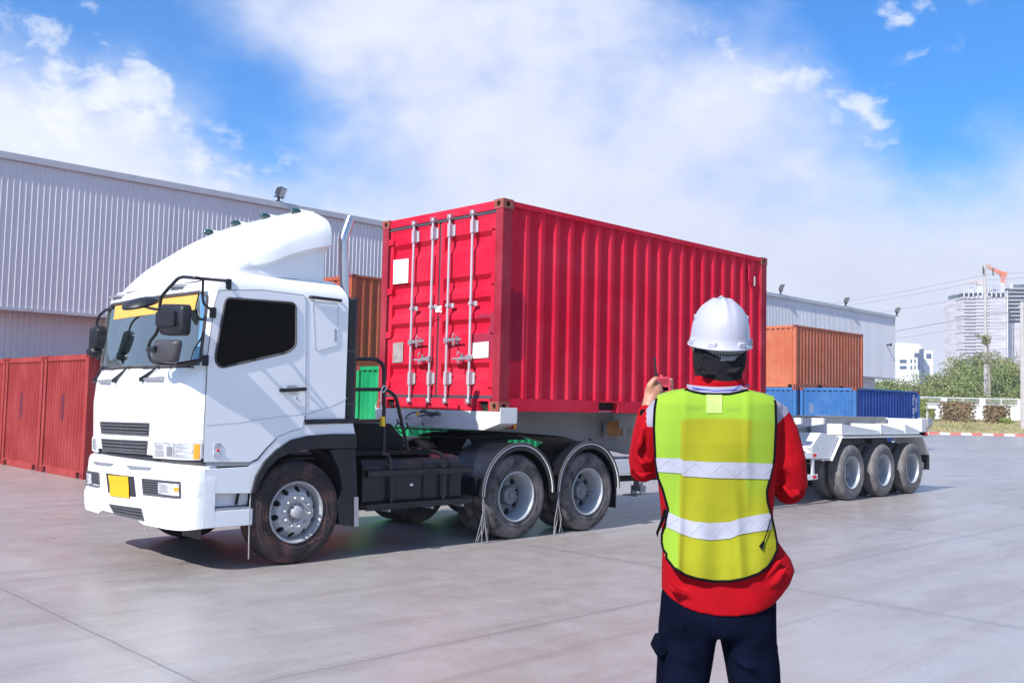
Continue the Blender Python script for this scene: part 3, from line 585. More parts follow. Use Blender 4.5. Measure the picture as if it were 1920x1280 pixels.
def container(label, X, Y, Z, m_, H=2.591, group=None, castm='cast', door=False, L=6.058, endp=.24, frame_m=None):
    W_ = 2.438; t = thing('shipping_container', label, 'container', (X, Y, Z), group); fm = frame_m or m_; pm = cm_worn if door else fm
    x0, x1, y0, y1, z0, z1 = X, X+L, Y, Y+W_, Z, Z+H
    mb = MB()
    for yy in (y0+.012, y1-.132):     # bottom rails with pockets, top rails
        mb.box(x0+.17, x0+1.85, yy, yy+.12, z0+.005, z0+.165); mb.box(x0+2.25, x1-2.25, yy, yy+.12, z0+.005, z0+.165); mb.box(x1-1.85, x1-.17, yy, yy+.12, z0+.005, z0+.165)
        for q0 in (x0+1.85, x1-2.25): mb.box(q0, q0+.4, yy, yy+.12, z0+.14, z0+.165); mb.box(q0, q0+.4, yy+.03, yy+.118, z0+.02, z0+.04)
        mb.box(x0+.17, x1-.17, yy+.0, yy+.1, z1-.075, z1-.012)
    mb.build('side_rails', fm, t, smooth=False)
    mb = MB()
    for q0 in (x0+1.85, x1-2.25): MB().box(q0+.005, q0+.395, y0+.09, y1-.09, z0+.041, z0+.139).build('forklift_pocket', M['hole'], t, smooth=False)
    for xx, s in ((x0, 1), (x1, -1)):
        for yy, s2 in ((y0, 1), (y1, -1)):
            a = [(0, 0), (.16, 0), (.16, .03), (.06, .09), (.06, .13), (0, .13)]; mb = MB()
            mb.prism([Vector((xx+s*(.006+u), yy+s2*(.006+v_), z0+.115)) for u, v_ in a], (0, 0, H-.23)); mb.build('corner_post', pm, t, smooth=False, bevel=.006)
            for zz in (z0+.059, z1-.059): casting('corner_casting', xx+s*.089, yy+s2*.081, zz, t, castm)
    for xx, s in ((x0, 1), (x1, -1)):
        mb = MB(); mb.box(min(xx+s*.02, xx+s*.13), max(xx+s*.02, xx+s*.13), y0+.165, y1-.165, z1-.115, z1-.01); mb.build('header', fm, t, smooth=False)
        mb = MB(); a, b = min(xx+s*.012, xx+s*.12), max(xx+s*.012, xx+s*.12)
        mb.box(a, b, y0+.165, y0+.2, z0+.004, z0+.15); mb.box(a, b, y0+.38, y1-.38, z0+.004, z0+.15); mb.box(a, b, y1-.2, y1-.165, z0+.004, z0+.15)
        for yy in (y0+.2, y1-.38): mb.box(a, b, yy, yy+.18, z0+.12, z0+.15)
        mb.build('sill', fm, t, smooth=False)
        mb = MB(); mb.box(min(xx+s*.06, xx+s*.1), max(xx+s*.06, xx+s*.1), y0+.2, y1-.2, z0+.03, z0+.118); mb.build('sill_pockets', M['hole'], t, smooth=False)
    for yy, s in ((y0+.022, 1), (y1-.022, -1)):
        pr = corr(x0+.155, x1-.155, .278, .056); mb = MB(); mb.loft([[Vector((a, yy+s*d, z0+.16)) for a, d in pr], [Vector((a, yy+s*d, z1-.07)) for a, d in pr]], False); mb.build('side_panel', m_, t, ang=15)
    for xx, s in ((x0+.03, 1), (x1-.03, -1)):
        if door and s == 1: continue
        pr = corr(y0+.125, y1-.125, endp, .045); mb = MB(); mb.loft([[Vector((xx+s*(.062-d*1.35), a, z0+.14)) for a, d in pr], [Vector((xx+s*(.062-d*1.35), a, z1-.1)) for a, d in pr]], False); mb.build('end_panel', m_, t, ang=15)
    mb = MB(); mb.box(x0+.1, x1-.1, y0+.08, y1-.08, z1-.04, z1-.018); mb.build('roof_panel', m_, t, smooth=False)
    mb = MB(); mb.box(x0+.12, x1-.12, y0+.12, y1-.12, z0+.142, z0+.158); mb.build('floor', M['hole'], t, smooth=False)
    return t
cm_red = container_mat('red_container', (.54, .009, .034), (.57, .028, .058), [(.30, 0, 1.05, .17, .12, .48, (.14, .012, .035), .6, 3), (0, .36, .92, .05, .27, .36, (.22, .03, .06), .8, 4)], .1)
cm_worn = container_mat('worn_red_post', (.24, .014, .03), (.34, .045, .065), rust=.2)
cm_orange = container_mat('orange_container', (.42, .115, .06), (.48, .16, .09), rust=.18)
cm_orange2 = container_mat('orange_brown_container', (.40, .10, .05), (.33, .08, .05), rust=.1)
cm_blue = container_mat('blue_container', (.035, .12, .30), (.06, .16, .36), [(0, 1.95, 1.75, .1, .14, .22, (.2, .2, .25), .55, 3)], rust=.3)
cm_blue_shaded = container_mat('blue_container_shaded', (.018, .05, .22), (.03, .075, .27), rust=.22)  # shaded copy of the container blue, darkened in its colour
cm_green = container_mat('green_container', (.008, .24, .085), (.03, .36, .15), rust=-.1)
cm_left = container_mat('faded_red_container', (.26, .034, .036), (.33, .062, .06), [(0, 1.35, 1.35, .1, .12, .28, (.13, .03, .06), .8, 6)], rust=.08)
G1 = 'containers stored along the warehouse'
container('faded red container with a dark patch, second from the white cab', -.86, 13.1, 0, cm_left, 2.42, G1, cm_left, endp=.17)
container('faded red container standing right behind the cab front', -.86, 10.6, 0, cm_left, 2.42, G1, cm_left, endp=.17)
container('faded red container at the left edge against the warehouse wall', -.86, 15.6, 0, cm_left, 2.42, G1, cm_left, endp=.17)
YL = 14.05
container('bright green container below the orange brown one', 7.55, YL, 0, cm_green, 2.591, G1, cm_green)
container('orange brown container stacked on green, seen between cab and red doors', 7.55, YL, 2.595, cm_orange2, 2.591, G1)
container('bright green container in the front row, seen under the trailer', 7.75, YL-2.5, 0, cm_green, 2.591, G1, 'cast')
container('blue container directly beneath the orange one', 28.2, 11.85, 0, cm_blue, 2.591, G1)
container('orange container stacked on blue, right of the red container', 28.2, 11.85, 2.595, cm_orange, 2.591, G1)
bb = container('blue container in the front row with shaded long side and rusty end patch', 28.45, 9.38, 0, cm_blue, 2.591, G1)
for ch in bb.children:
    if ch.name.startswith('side_panel'): ch.data.materials[0] = cm_blue_shaded  # side takes the darker copy: its shade is painted into the blue
# faint white lettering on the blue side
for i, s_ in enumerate(('TRLU', '280 415', '22G1')):
    text_mesh('lettering', s_, .2, 'sticker', bb, (33.8, 9.394, 2.2-.66*i), (0, 0, -1), (1, 0, 0), .002)
for i in range(2): text_mesh('lettering', ('MGW 30480', 'TARE 2230')[i], .12, 'sticker', bb, (34.1, 9.394, 2.0-1.0*i), (0, 0, -1), (1, 0, 0), .002)
# ---------------- the red container on the trailer
H0 = 1.534
rc = container('red container with closed doors carried on the white trailer', 0, 0, H0, cm_red, group=None, door=True)
for ch in list(rc.children):
    pass
rub = mat('door_gasket', (.055, .045, .06), .7, var=.2)
def door_profile(z0, z1):
    h = z1-z0; gv = [(.08, .18), (.326, .42), (.455, .545), (.576, .667), (.828, .924)]; pr = [(z1, 0)]
    for a, b in gv:
        w_ = b-a; pr += [(z1-h*a, 0), (z1-h*(a+w_*.3), .05), (z1-h*(a+w_*.66), .05), (z1-h*b, 0)]
    return pr+[(z0, 0)]
for (ya, yb, hs) in ((.155, 1.20, 0), (1.238, 2.283, 1)):
    dz0, dz1 = H0+.19, H0+2.435; mb = MB(); pr = door_profile(dz0+.03, dz1-.03); xf = .045
    ia, ib = ya+.07, yb-.07
    mb.loft([[Vector((xf+d, ia, z)) for z, d in pr], [Vector((xf+d, ib, z)) for z, d in pr]], False, False)
    mb.box(xf-.006, xf+.05, ya, ia, dz0, dz1); mb.box(xf-.006, xf+.05, ib, yb, dz0, dz1); mb.box(xf-.006, xf+.05, ia, ib, dz0, dz0+.03); mb.box(xf-.006, xf+.05, ia, ib, dz1-.03, dz1)
    for yy, sg in ((ia, 1), (ib, -1)):
        mb.b.faces.ensure_lookup_table()
    dr = mb.build('door', cm_red, rc, ang=15)
    for k_, yr_ in enumerate((.535, .975) if not hs else (1.31, 1.71)):
        xr_ = -.012; mb = MB(); mb.tube([(xr_, yr_, H0+.1), (xr_, yr_, H0+2.5)], .017, 10); rd = mb.build('lock_rod', M['rod'], dr)
        for zz, hh in ((H0+.4, .17), (H0+2.3, .17)):
            mb = MB(); mb.box(xr_-.024, xf-.006, yr_-.026, yr_+.022, zz-hh/2, zz+hh/2); mb.box(xf-.022, xf-.008, yr_-.062, yr_+.03, zz-hh*.42, zz+hh*.42); mb.build('rod_bracket', M['rod'], dr, smooth=False, bevel=.004)
        mb = MB(); mb.box(xr_-.023, xf-.007, yr_-.03, yr_+.025, H0+1.31, H0+1.35); mb.box(xf-.02, xf-.008, yr_-.07, yr_+.03, H0+1.3, H0+1.36); mb.build('rod_guide', M['rod'], dr, smooth=False, bevel=.004)
        for zz in (H0+.115, H0+2.475):
            mb = MB(); mb.sphere((xr_-.002, yr_, zz), .03, 1, 1, 1.1, 10, 6); mb.box(xr_-.02, xf+.01, yr_-.035, yr_-.02, zz-.035, zz+.035); mb.box(xr_-.02, xf+.01, yr_+.02, yr_+.035, zz-.035, zz+.035); mb.tube([(xr_-.02, yr_+.01, zz+.02), (xr_-.035, yr_-.03, zz-.03)], .01, 6); mb.build('cam_lock', M['steel'], dr)
        # handle: upper from the outer rod of each pair, lower from the inner rod
        top_ = (k_ == 1); zh = H0+.88 if top_ else H0+.655; dr_ = -1 if top_ else 1
        mb = MB(); mb.box(xr_-.03, xr_+.025, yr_-.025 if dr_ > 0 else yr_-.03, yr_+.03, zh-.035, zh+.035)
        y2 = yr_+dr_*.30; dz = -.01*dr_
        mb.bar((xr_-.02, yr_+dr_*.02, zh), (xr_-.022, yr_+dr_*.17, zh+dz), .014, .04); mb.bar((xr_-.022, yr_+dr_*.16, zh+dz), (xr_-.025, y2, zh+dz), .012, .024); mb.build('handle', M['steel'], dr, smooth=False, bevel=.004)
        mb = MB(); yc_ = yr_+dr_*.17; mb.box(xf-.045, xf-.007, yc_-.02, yc_+.02, zh-.045, zh+.055); mb.tube([(xr_-.035, yc_-.015, zh+.06), (xr_-.035, yc_+.012, zh+.085), (xr_-.035, yc_+.02, zh+.03)], .009, 6)
        mb.tube([(xr_-.04, yc_, zh-.01), (xr_-.045, yc_+.012, zh-.06), (xr_-.04, yc_-.012, zh-.075), (xr_-.035, yc_-.006, zh-.02)], .007, 6); mb.build('catch', M['steel'], dr, smooth=False)
    yh = .165 if not hs else 2.273
    for zz in (.33, 1.0, 1.6, 2.28):
        mb = MB(); s = 1 if not hs else -1; z_ = H0+zz
        mb.prism([Vector((xf-.012, yh-s*.035, z_-.05)), Vector((xf-.012, yh+s*.075, z_-.035)), Vector((xf-.012, yh+s*.075, z_+.03)), Vector((xf-.012, yh-s*.035, z_+.045))], (-.016, 0, 0)); mb.lathe([(0, -.055), (.017, -.055), (.017, .055), (0, .055)], (xf-.022, yh-s*.045, z_), 'Z', 8); mb.build('hinge', cm_red, rc, smooth=False)
mb = MB(); mb.box(.052, .09, 1.2, 1.238, H0+.17, H0+2.46); mb.build('centre_gasket', rub, rc, smooth=False)
mb = MB(); mb.box(.03, .09, .13, 2.308, H0+2.435, H0+2.477); mb.box(.035, .09, .13, 2.308, H0+.152, H0+.19); mb.box(.06, .1, .125, .155, H0+.19, H0+2.45); mb.box(.06, .1, 2.283, 2.313, H0+.19, H0+2.45); mb.build('door_gasket', rub, rc, smooth=False)
def placard(pts, m_, nm='placard'):
    q_ = [P(x, y, 0, .041) for x, y in pts]; q_ = [Vector((.034, p.y, p.z)) for p in q_]; MB().prism(q_, (-.003, 0, 0)).build(nm, m_, rc, smooth=False)
placard([(739, 488), (767, 485), (766, 530), (738, 533)], M['sticker']); placard([(888, 643), (917, 640), (916.5, 670), (887, 672)], M['sticker']); placard([(738, 643), (757, 641), (756, 679), (737, 680)], M['greysticker'])
placard([(818, 575), (829, 573), (829, 586), (817, 585)], M['sticker'], 'seal_tag')
MB().tube([P(828, 577, 0, 0), P(822, 590, 0, .0), P(805, 600, 0, .0)], .006, 5).build('seal_strap', cm_red, rc)
# vertical recessed plate on the far end of the side
q_ = P(1408, 512, 1, -.0); mb = MB(); mb.box(q_.x-.05, q_.x+.05, .005, .022, q_.z-.14, q_.z+.13); mb.build('tie_plate', cm_red, rc, smooth=False, bevel=.004)
mb = MB(); mb.box(5.68, 5.71, .012, .02, H0+2.1, H0+2.25); mb.build('mark', M['sticker'], rc, smooth=False)
hz_ = MB(); hz_.box(-60, 705, -365, 655, -1.4, 125)
hz_.build('haze', haze_box(), kind='stuff', smooth=False, label='thin pale air between the yard and the far towers', category='haze')
# ================================================================== WHEELS
RW = .51
def wheel(parent, x, yo, s, dual, tmat='tyre', front=False, name='wheel', white=False, spin=0.0):
    """yo: outer side face y; s=+1 when the outer face looks to -Y (near side), -1 for the far side"""
    wl_ = bpy.data.objects.new(name, None); COL.objects.link(wl_); wl_.parent = parent; wl_.location = Vector((x, yo, RW))-wloc(parent); wl_.empty_display_size = .1
    c = Vector((x, yo, RW))
    def tyre(off):
        wd = .275; p = [(.300, .022), (.325, .012), (.36, .002), (.405, -.004), (.44, .0), (.468, .008), (.490, .022), (.503, .04)]
        g = []
        for gc in (.075, .115, .16, .2): g += [(RW, gc-.006), (RW-.012, gc-.004), (RW-.012, gc+.004), (RW, gc+.006)]
        q = p+[(RW-.003, .05)]+g+[(RW-.003, wd-.05)]+[(r, wd-h) for r, h in p[::-1]]+[(.290, wd-.05), (.290, .05), (.300, .022)]
        mb = MB(); mb.lathe([(r, h+off) for r, h in q], c, 'Y', 72, s)
        for rr in (.415, .345): mb.lathe([(rr-.004, off-.001), (rr, off-.0045-.003*(rr > .4)), (rr+.004, off-.001)], c, 'Y', 72, s)
        for k_ in range(10):      # raised moulded blocks on the sidewall
            a = 2*PI*k_/10+.2+spin; a2 = a+.3*((k_*7) % 3)/2+.08
            mb.lathe([(.372, off+.0), (.374, off-.0055), (.392, off-.0065), (.394, off-.002)], c, 'Y', 6, s, a, a2)
        mb.build('tyre', M[tmat], wl_, ang=28)
    tyre(0)
    if dual: tyre(.33)
    rm = 'rimwhite' if (white or dual) else 'rim'; prof = [(.302, .028), (.306, .012), (.300, .004), (.288, .008), (.284, .03)]
    if front: prof += [(.272, .05), (.262, .075), (.262, .11)]
    else: prof += [(.270, .05), (.260, .09), (.254, .16), (.247, .215)]
    rim = MB().lathe(prof, c, 'Y', 64, s).build('rim', M[rm], wl_, ang=40)
    mb = MB(); nh = 10 if front else 8; r_in, r_out = (.175, .262) if front else (.135, .250); rc_ = (r_in+r_out)/2+.004; rh = .026 if front else .037
    hz = lambda r: .215-(.25-r)*.08
    if front: hz = lambda r: .10-.075*min(1, max(0, (.262-r)/.06))
    N_ = 16
    for i in range(nh):
        a0 = 2*PI*i/nh+spin; da = PI/nh; sec = []; hol = []
        for k_ in range(N_):
            t = 2*PI*k_/N_; ct, st_ = math.cos(t), math.sin(t); mx_ = max(abs(ct), abs(st_)); u, v_ = ct/mx_, st_/mx_
            r = rc_+(r_out-rc_ if u > 0 else rc_-r_in)*u; a = a0+da*v_; sec.append((r, a))
            hu, hv = rh*1.15*ct, rh*st_*1.15; hr = rc_+hu; ha = a0+hv/rc_; hol.append((hr, ha))
        V3 = lambda r, a, dh=0: c+Vector((r*math.cos(a), (hz(r)+dh)*s, r*math.sin(a)))
        S_ = [mb.b.verts.new(V3(*q_)) for q_ in sec]; H_ = [mb.b.verts.new(V3(*q_)) for q_ in hol]; B_ = [mb.b.verts.new(V3(*q_, .025)) for q_ in hol]
        for k_ in range(N_): j = (k_+1) % N_; mb.mi = 0; mb.fc([S_[k_], S_[j], H_[j], H_[k_]]); mb.fc([H_[k_], H_[j], B_[j], B_[k_]])
        mb.mi = 1; mb.fc(B_)
    mb.mi = 0; mb.lathe([(r_in+.002, hz(r_in)), (r_in*.98, hz(r_in)-.004), (.12 if front else .11, hz(r_in)-.006), (.1, hz(r_in)+.0)], c, 'Y', 48, s)
    mb.build('wheel_disc', [M['rim' if front else 'rimdark'], M['hole']], wl_, ang=30)
    mb = MB(); h0 = hz(r_in)
    if front:
        mb.lathe([(.102, .06), (.102, .035), (.09, .03), (.07, .045), (.062, .0), (.058, -.022), (.045, -.03), (0, -.032)], c, 'Y', 40, s)
        for k_ in range(10):
            a = 2*PI*k_/10+spin; mb.obox(c+Vector((.082*math.cos(a), .034*s, .082*math.sin(a))), (Vector((math.cos(a), 0, math.sin(a))), Vector((0, 1, 0)), Vector((-math.sin(a), 0, math.cos(a)))), (.022, .012, .004))
    else: mb.lathe([(.12, h0), (.115, h0-.05), (.105, h0-.085), (.09, h0-.095), (.045, h0-.1), (.04, h0-.11), (0, h0-.112)], c, 'Y', 40, s)
    mb.build('hub', M['rim' if front else 'rimdark'], wl_, ang=30)
    mb = MB(); rb = .1425 if front else .092; hb = (h0-.008) if front else h0-.094
    for k_ in range(10):
        a = 2*PI*(k_+.5)/10+spin; cc = c+Vector((rb*math.cos(a), hb*s, rb*math.sin(a))); rr = .0135 if front else .008
        mb.lathe([(rr*1.25, .004), (rr*1.25, -.004), (rr, -.006), (rr, -.026 if front else -.012), (rr*.55, -.034 if front else -.015), (0, -.034 if front else -.015)], cc, 'Y', 6, s)
    mb.build('wheel_nuts', M['rim'], wl_, smooth=False, kind='stuff' if False else None)
    return wl_

# ================================================================== TRUCK
YN, YF, YC = -.03, 2.43, 1.20
tk = thing('truck', 'white cab over tractor truck with roof deflector and open black rear frame', 'truck', (-2.75, YC, 0))
def lerpt(tab, z):
    if z <= tab[0][0]: return tab[0][1]
    for (a, u), (b, v_) in zip(tab, tab[1:]):
        if z <= b: return u+(v_-u)*(z-a)/(b-a)
    return tab[-1][1]
XF = [(1.0, -3.95), (1.55, -3.975), (1.62, -3.965), (1.84, -3.945), (1.90, -3.90), (2.60, -3.82), (2.68, -3.79), (2.76, -3.70), (2.82, -3.55), (2.87, -3.3)]
INS = [(2.6, 0), (2.68, .008), (2.74, .03), (2.79, .07), (2.83, .13), (2.87, .24)]
XS = -3.69
def S(s, z, off=0, xf=None, ins=None, xs=XS, hw=1.23):
    """front wrap: s>0 towards the near side; |s|<=.8 flat, .8..1.35 corner, beyond: side"""
    x0 = lerpt(XF, z) if xf is None else xf(z); i_ = lerpt(INS, z) if ins is None else ins(z); hw2 = hw-i_; sg = 1 if s >= 0 else -1; a = abs(s); ax = max(.04, xs+i_*.6-x0); ay = hw2-.80; bulge = .035
    if a <= .8: y = a; x = x0+bulge*(a/.8)**2; nx, ny = -1, 2*bulge*a/.64
    elif a <= 1.35:
        th = (a-.8)/.55*PI/2; e = .82; cx, sx_ = math.cos(th), math.sin(th)
        y = .8+ay*(sx_**e); x = x0+bulge+(ax-bulge)*(1-cx**e); nx, ny = -cx/max(ax, .05), sx_/max(ay, .05)
    else: y = hw2; x = x0+bulge+(ax-bulge)+(a-1.35); nx, ny = 0, 1
    l_ = math.hypot(nx, ny); nx /= l_; ny /= l_
    return Vector((x+nx*off, YC-sg*(y+ny*off), z))
def onS(px, py, fn=S, s0=0, z0=1.5):
    best = None
    for i in range(84):
        for j in range(56):
            s_, z_ = -1.32+3.0*i/83, .35+2.5*j/55; w_ = fn(s_, z_); q = proj(w_); e = (q[0]-px)**2+(q[1]-py)**2+120*(w_-Vector((CX, CY, CZ))).length
            if best is None or e < best[0]: best = (e, s_, z_)
    e, s_, z_ = best
    for _ in range(40):
        q = proj(fn(s_, z_)); qa = proj(fn(s_+1e-3, z_)); qb = proj(fn(s_, z_+1e-3))
        a, b, c, d = (qa[0]-q[0])*1e3, (qb[0]-q[0])*1e3, (qa[1]-q[1])*1e3, (qb[1]-q[1])*1e3; det = a*d-b*c
        if abs(det) < 1e-6: break
        ex, ey = px-q[0], py-q[1]; s_ += max(-.1, min(.1, (d*ex-b*ey)/det*.8)); z_ += max(-.1, min(.1, (a*ey-c*ex)/det*.8))
    return s_, z_
def quadS(cr, pts, fn=S):
    a, b, sc_ = CROP[cr]; return [onS(a+x/sc_, b+y/sc_, fn) for x, y in pts]     # TL TR BR BL
def bil(q, u, v_):
    a = [q[0][i]*(1-u)+q[1][i]*u for i in (0, 1)]; b = [q[3][i]*(1-u)+q[2][i]*u for i in (0, 1)]
    return a[0]*(1-v_)+b[0]*v_, a[1]*(1-v_)+b[1]*v_
def patch(q, o0, o1, nu=10, nv=4, fn=S, u0=0, u1=1, v0=0, v1=1, mb=None):
    mb = mb or MB()
    g0 = lambda u, v_, o: fn(*bil(q, u0+(u1-u0)*u, v0+(v1-v0)*v_), o)
    return mb.slab(lambda u, v_: g0(u, v_, o1), nu, nv, lambda u, v_: g0(u, v_, o0)-g0(u, v_, o1))
def border(q, off, r, fn=S, n=8, mb=None, rnd=0.0):
    mb = mb or MB(); pts = []
    for (u0, v0), (u1, v1) in zip(((0, 0), (1, 0), (1, 1), (0, 1)), ((1, 0), (1, 1), (0, 1), (0, 0))):
        for k_ in range(n):
            t = (k_+.5*0)/n; pts.append(fn(*bil(q, u0+(u1-u0)*t, v0+(v1-v0)*t), off))
    if rnd:
        c4 = [0, n, 2*n, 3*n]; keep = [p for i, p in enumerate(pts) if i not in c4]; pts = keep
    return mb.tube(pts, r, 6, close=True)
# cab shell
WZ0, WZ1, WS = 1.915, 2.615, 1.13
ss = sorted(set([-3.02, -2.6, -2.2, -1.8, -1.5, -1.35, -1.28, -1.21, -WS, -1.07, -1.0, -.93, -.86, -.8, -.6, -.4, -.2, 0, .2, .4, .6, .8, .86, .93, 1.0, 1.07, WS, 1.21, 1.28, 1.35, 1.5, 1.8, 2.2, 2.6, 3.02]))
zl = [1.06, 1.2, 1.4, 1.52, 1.57, 1.62, 1.7, 1.8, 1.85, 1.88, WZ0, 2.0, 2.2, 2.4, 2.54, WZ1, 2.64, 2.68, 2.71, 2.74, 2.765, 2.79, 2.81, 2.83, 2.85, 2.87]
XR_ = -2.22
def shell_pt(s_, z):
    p = S(s_, z); 
    if abs(s_) > 1.35:
        x1 = S(1.351, z).x; xr_ = XR_ if z >= 1.4 else -3.2; xr_ -= max(0, z-2.68)*.35
        f = (abs(s_)-1.35)/(3.02-1.35); p.x = x1+(xr_-x1)*f
    return p
mb = MB(); V = {}
for j, z in enumerate(zl):
    for i, s_ in enumerate(ss): V[i, j] = mb.b.verts.new(shell_pt(s_, z))
for j in range(len(zl)-1):
    for i in range(len(ss)-1):
        if ss[i] >= -WS-1e-6 and ss[i+1] <= WS+1e-6 and zl[j] >= WZ0-1e-6 and zl[j+1] <= WZ1+1e-6: continue
        mb.fc([V[i, j], V[i+1, j], V[i+1, j+1], V[i, j+1]])
    mb.fc([V[0, j], V[0, j+1], V[len(ss)-1, j+1], V[len(ss)-1, j]])
mb.fc([V[i, len(zl)-1] for i in range(len(ss))])
shell = mb.build('cab_body', M['white'], tk, ang=40)
# windscreen
wq = [(-WS, WZ1), (WS, WZ1), (WS, WZ0), (-WS, WZ0)]
ws = MB().grid(lambda u, v_: S(-WS+2*WS*u, WZ1+(WZ0-WZ1)*v_, -.012), 28, 6).build('windscreen', M['glass'], tk)
border(wq, .001, .017, n=14, rnd=1).build('windscreen_seal', M['rubber'], tk)
fq = quadS('J', [(330, 285), (1225, 172), (1182, 352), (300, 460)]); patch(fq, -.009, -.0065, 16, 3).build('sun_strip', M['yellowfilm'], ws)
# interior
mb = MB(); mb.box(-3.3, -2.26, .1, 2.3, 1.5, 1.52); mb.box(-2.5, -2.3, .08, 2.32, 1.5, 2.75); mb.box(-3.6, -2.3, .06, .09, 1.5, 2.75); mb.box(-3.6, -2.3, 2.31, 2.34, 1.5, 2.75); mb.box(-3.7, -2.3, .08, 2.32, 2.7, 2.72); mb.build('cabin_lining', M['inter'], tk, smooth=False)
mb = MB(); mb.loft([[(-3.80, y, 1.86), (-3.5, y, 1.93), (-3.42, y, 1.9), (-3.4, y, 1.5), (-3.8, y, 1.5)] for y in (.15, .8, 1.5, 2.25)]); mb.build('dashboard', M['dash'], tk, smooth=False)
for y in (.62, 1.78):
    mb = MB(); mb.box(-3.2, -2.72, y-.24, y+.24, 1.62, 1.76); mb.bar((-2.72, y, 1.7), (-2.56, y, 2.32), .46, .12); mb.bar((-2.56, y, 2.34), (-2.53, y, 2.5), .24, .08); mb.build('seat', M['seat'], tk, bevel=.03)
c_ = Vector((-3.32, .62, 2.02)); n_ = Vector((.75, 0, .66)); a_ = n_.orthogonal().normalized(); b_ = n_.normalized().cross(a_)
mb = MB(); mb.tube([c_+a_*.22*math.cos(t*PI/12)+b_*.22*math.sin(t*PI/12) for t in range(24)], .015, 6, close=True); mb.bar(c_-a_*.21, c_+a_*.21, .04, .02); mb.bar(c_, c_+Vector((-.15, 0, -.15)), .05, .05); mb.build('steering_wheel', M['seam'], tk)
rng = random.Random(3)
for (y, z, x, m_) in ((2.06, 2.0, -3.74, 'pinkpaper'), (1.85, 1.975, -3.72, 'paper'), (1.6, 1.965, -3.72, 'paper'), (1.4, 1.96, -3.68, 'paper'), (1.72, 1.96, -3.66, 'paper')):
    a = Vector((-.35, rng.uniform(-.5, .5), .4)).normalized(); b = a.orthogonal().normalized(); MB().obox((x, y, z), (a, b, a.cross(b)), (.003, .06, .1)).build('paper_sheet', M[m_], tk, smooth=False)
# side panels: near traced on the side plane, mirrored to the far side
def side(pts, y_off, th, name, m_, r=0, parent=None, both=True, sub=None, ang=30, n=4, bevel=0):
    out = []
    for far in ((False, True) if both else (False,)):
        q = [Vector((p.x, (YN-y_off) if not far else (YF+y_off), p.z)) for p in pts]
        if r: q = roundpoly(q, r, n)
        out.append(MB().prism(q, (0, th if not far else -th, 0)).build(name, m_, parent or tk, smooth=False, bevel=bevel))
    return out
def seamline(pts, y_off, r, name='panel_gap', m_='seam', rr=0, close=True, both=True):
    for far in ((False, True) if both else (False,)):
        q = [Vector((p.x, (YN-y_off) if not far else (YF+y_off), p.z)) for p in pts]
        if rr: q = roundpoly(q, rr, 4) if close else smoothpath(q, rr, 4)
        MB().tube(q, r, 5, close=close).build(name, M[m_], tk)
doorp = T('A', [(825, 502), (1075, 500), (1308, 530), (1320, 560), (1318, 1230)])+T('B', [(1480, 130), (1462, 213), (1385, 232), (1300, 270), (1225, 345), (1170, 410), (1122, 432), (829, 432), (832, 200)])+T('A', [(748, 1150), (760, 870), (800, 580)])
dn_ = side(doorp, .006, .012, 'door', M['white'], bevel=.003)
seamline(doorp, .0015, .005)
gp = T('A', [(862, 543), (1243, 572), (1262, 590), (1262, 820), (1215, 855), (838, 942), (808, 920), (800, 880)])
side(gp, .0085, .006, 'window', M['sideglass'], .05, dn_[0], both=False); 
MB().prism([Vector((p.x, YF+.0085, p.z)) for p in roundpoly(gp, .05)], (0, -.006, 0)).build('window', M['sideglass'], dn_[1], smooth=False)
seamline(gp, .008, .011, 'window_seal', 'rubber', .05)
seamline(T('B', [(838, 195), (1040, 178), (1475, 120)]), .004, .004, 'body_crease', 'crease', close=False)  # grey tube paints the soft shading along the crease
seamline(T('B', [(1480, 128), (1600, 90), (1750, 22)]), -.001, .004, 'body_crease', 'crease', close=False)
# faint reflection of lettering, put on the dark side glass as mirrored text
txm = mat('glass_reflection', (.0035, .0035, .005), .2, spec=.08); M['ghost'] = txm
gc = T('A', [(1040, 640)])[0]; text_mesh('ghost_lettering', 'NG JIN', .115, 'ghost', dn_[0], (gc.x, YN-.0095, gc.z), (1, 0, .06), (0, 0, 1), .0003, flip=True)
hd = T('A', [(1175, 1062), (1305, 1050), (1306, 1078), (1177, 1080)]); hb = T('A', [(1205, 1042), (1262, 1040), (1278, 1060), (1262, 1095), (1215, 1092)])
for i, dd in enumerate(dn_):
    yy = YN-.007 if i == 0 else YF+.007; sg = -1 if i == 0 else 1
    MB().prism([Vector((p.x, yy, p.z)) for p in roundpoly(hb, .03)], (0, sg*.002, 0)).build('handle_recess', M['crease'], dd, smooth=False)
    a, b = (hd[0]+hd[3])/2, (hd[1]+hd[2])/2; a.y = b.y = yy; mb = MB(); o = Vector((0, sg*.04, 0)); mb.tube([a, a+o*.8, a+o+(b-a)*.1, b+o-(b-a)*.1, b+o*.8, b], .019, 8); mb.build('handle', M['black'], dd)
    lk = T('A', [(1266, 1115)])[0]; MB().lathe([(.013, .004), (.013, -.004), (.005, -.006), (0, -.006)], (lk.x, yy, lk.z), 'Y', 12).build('lock', M['steel'], dd)
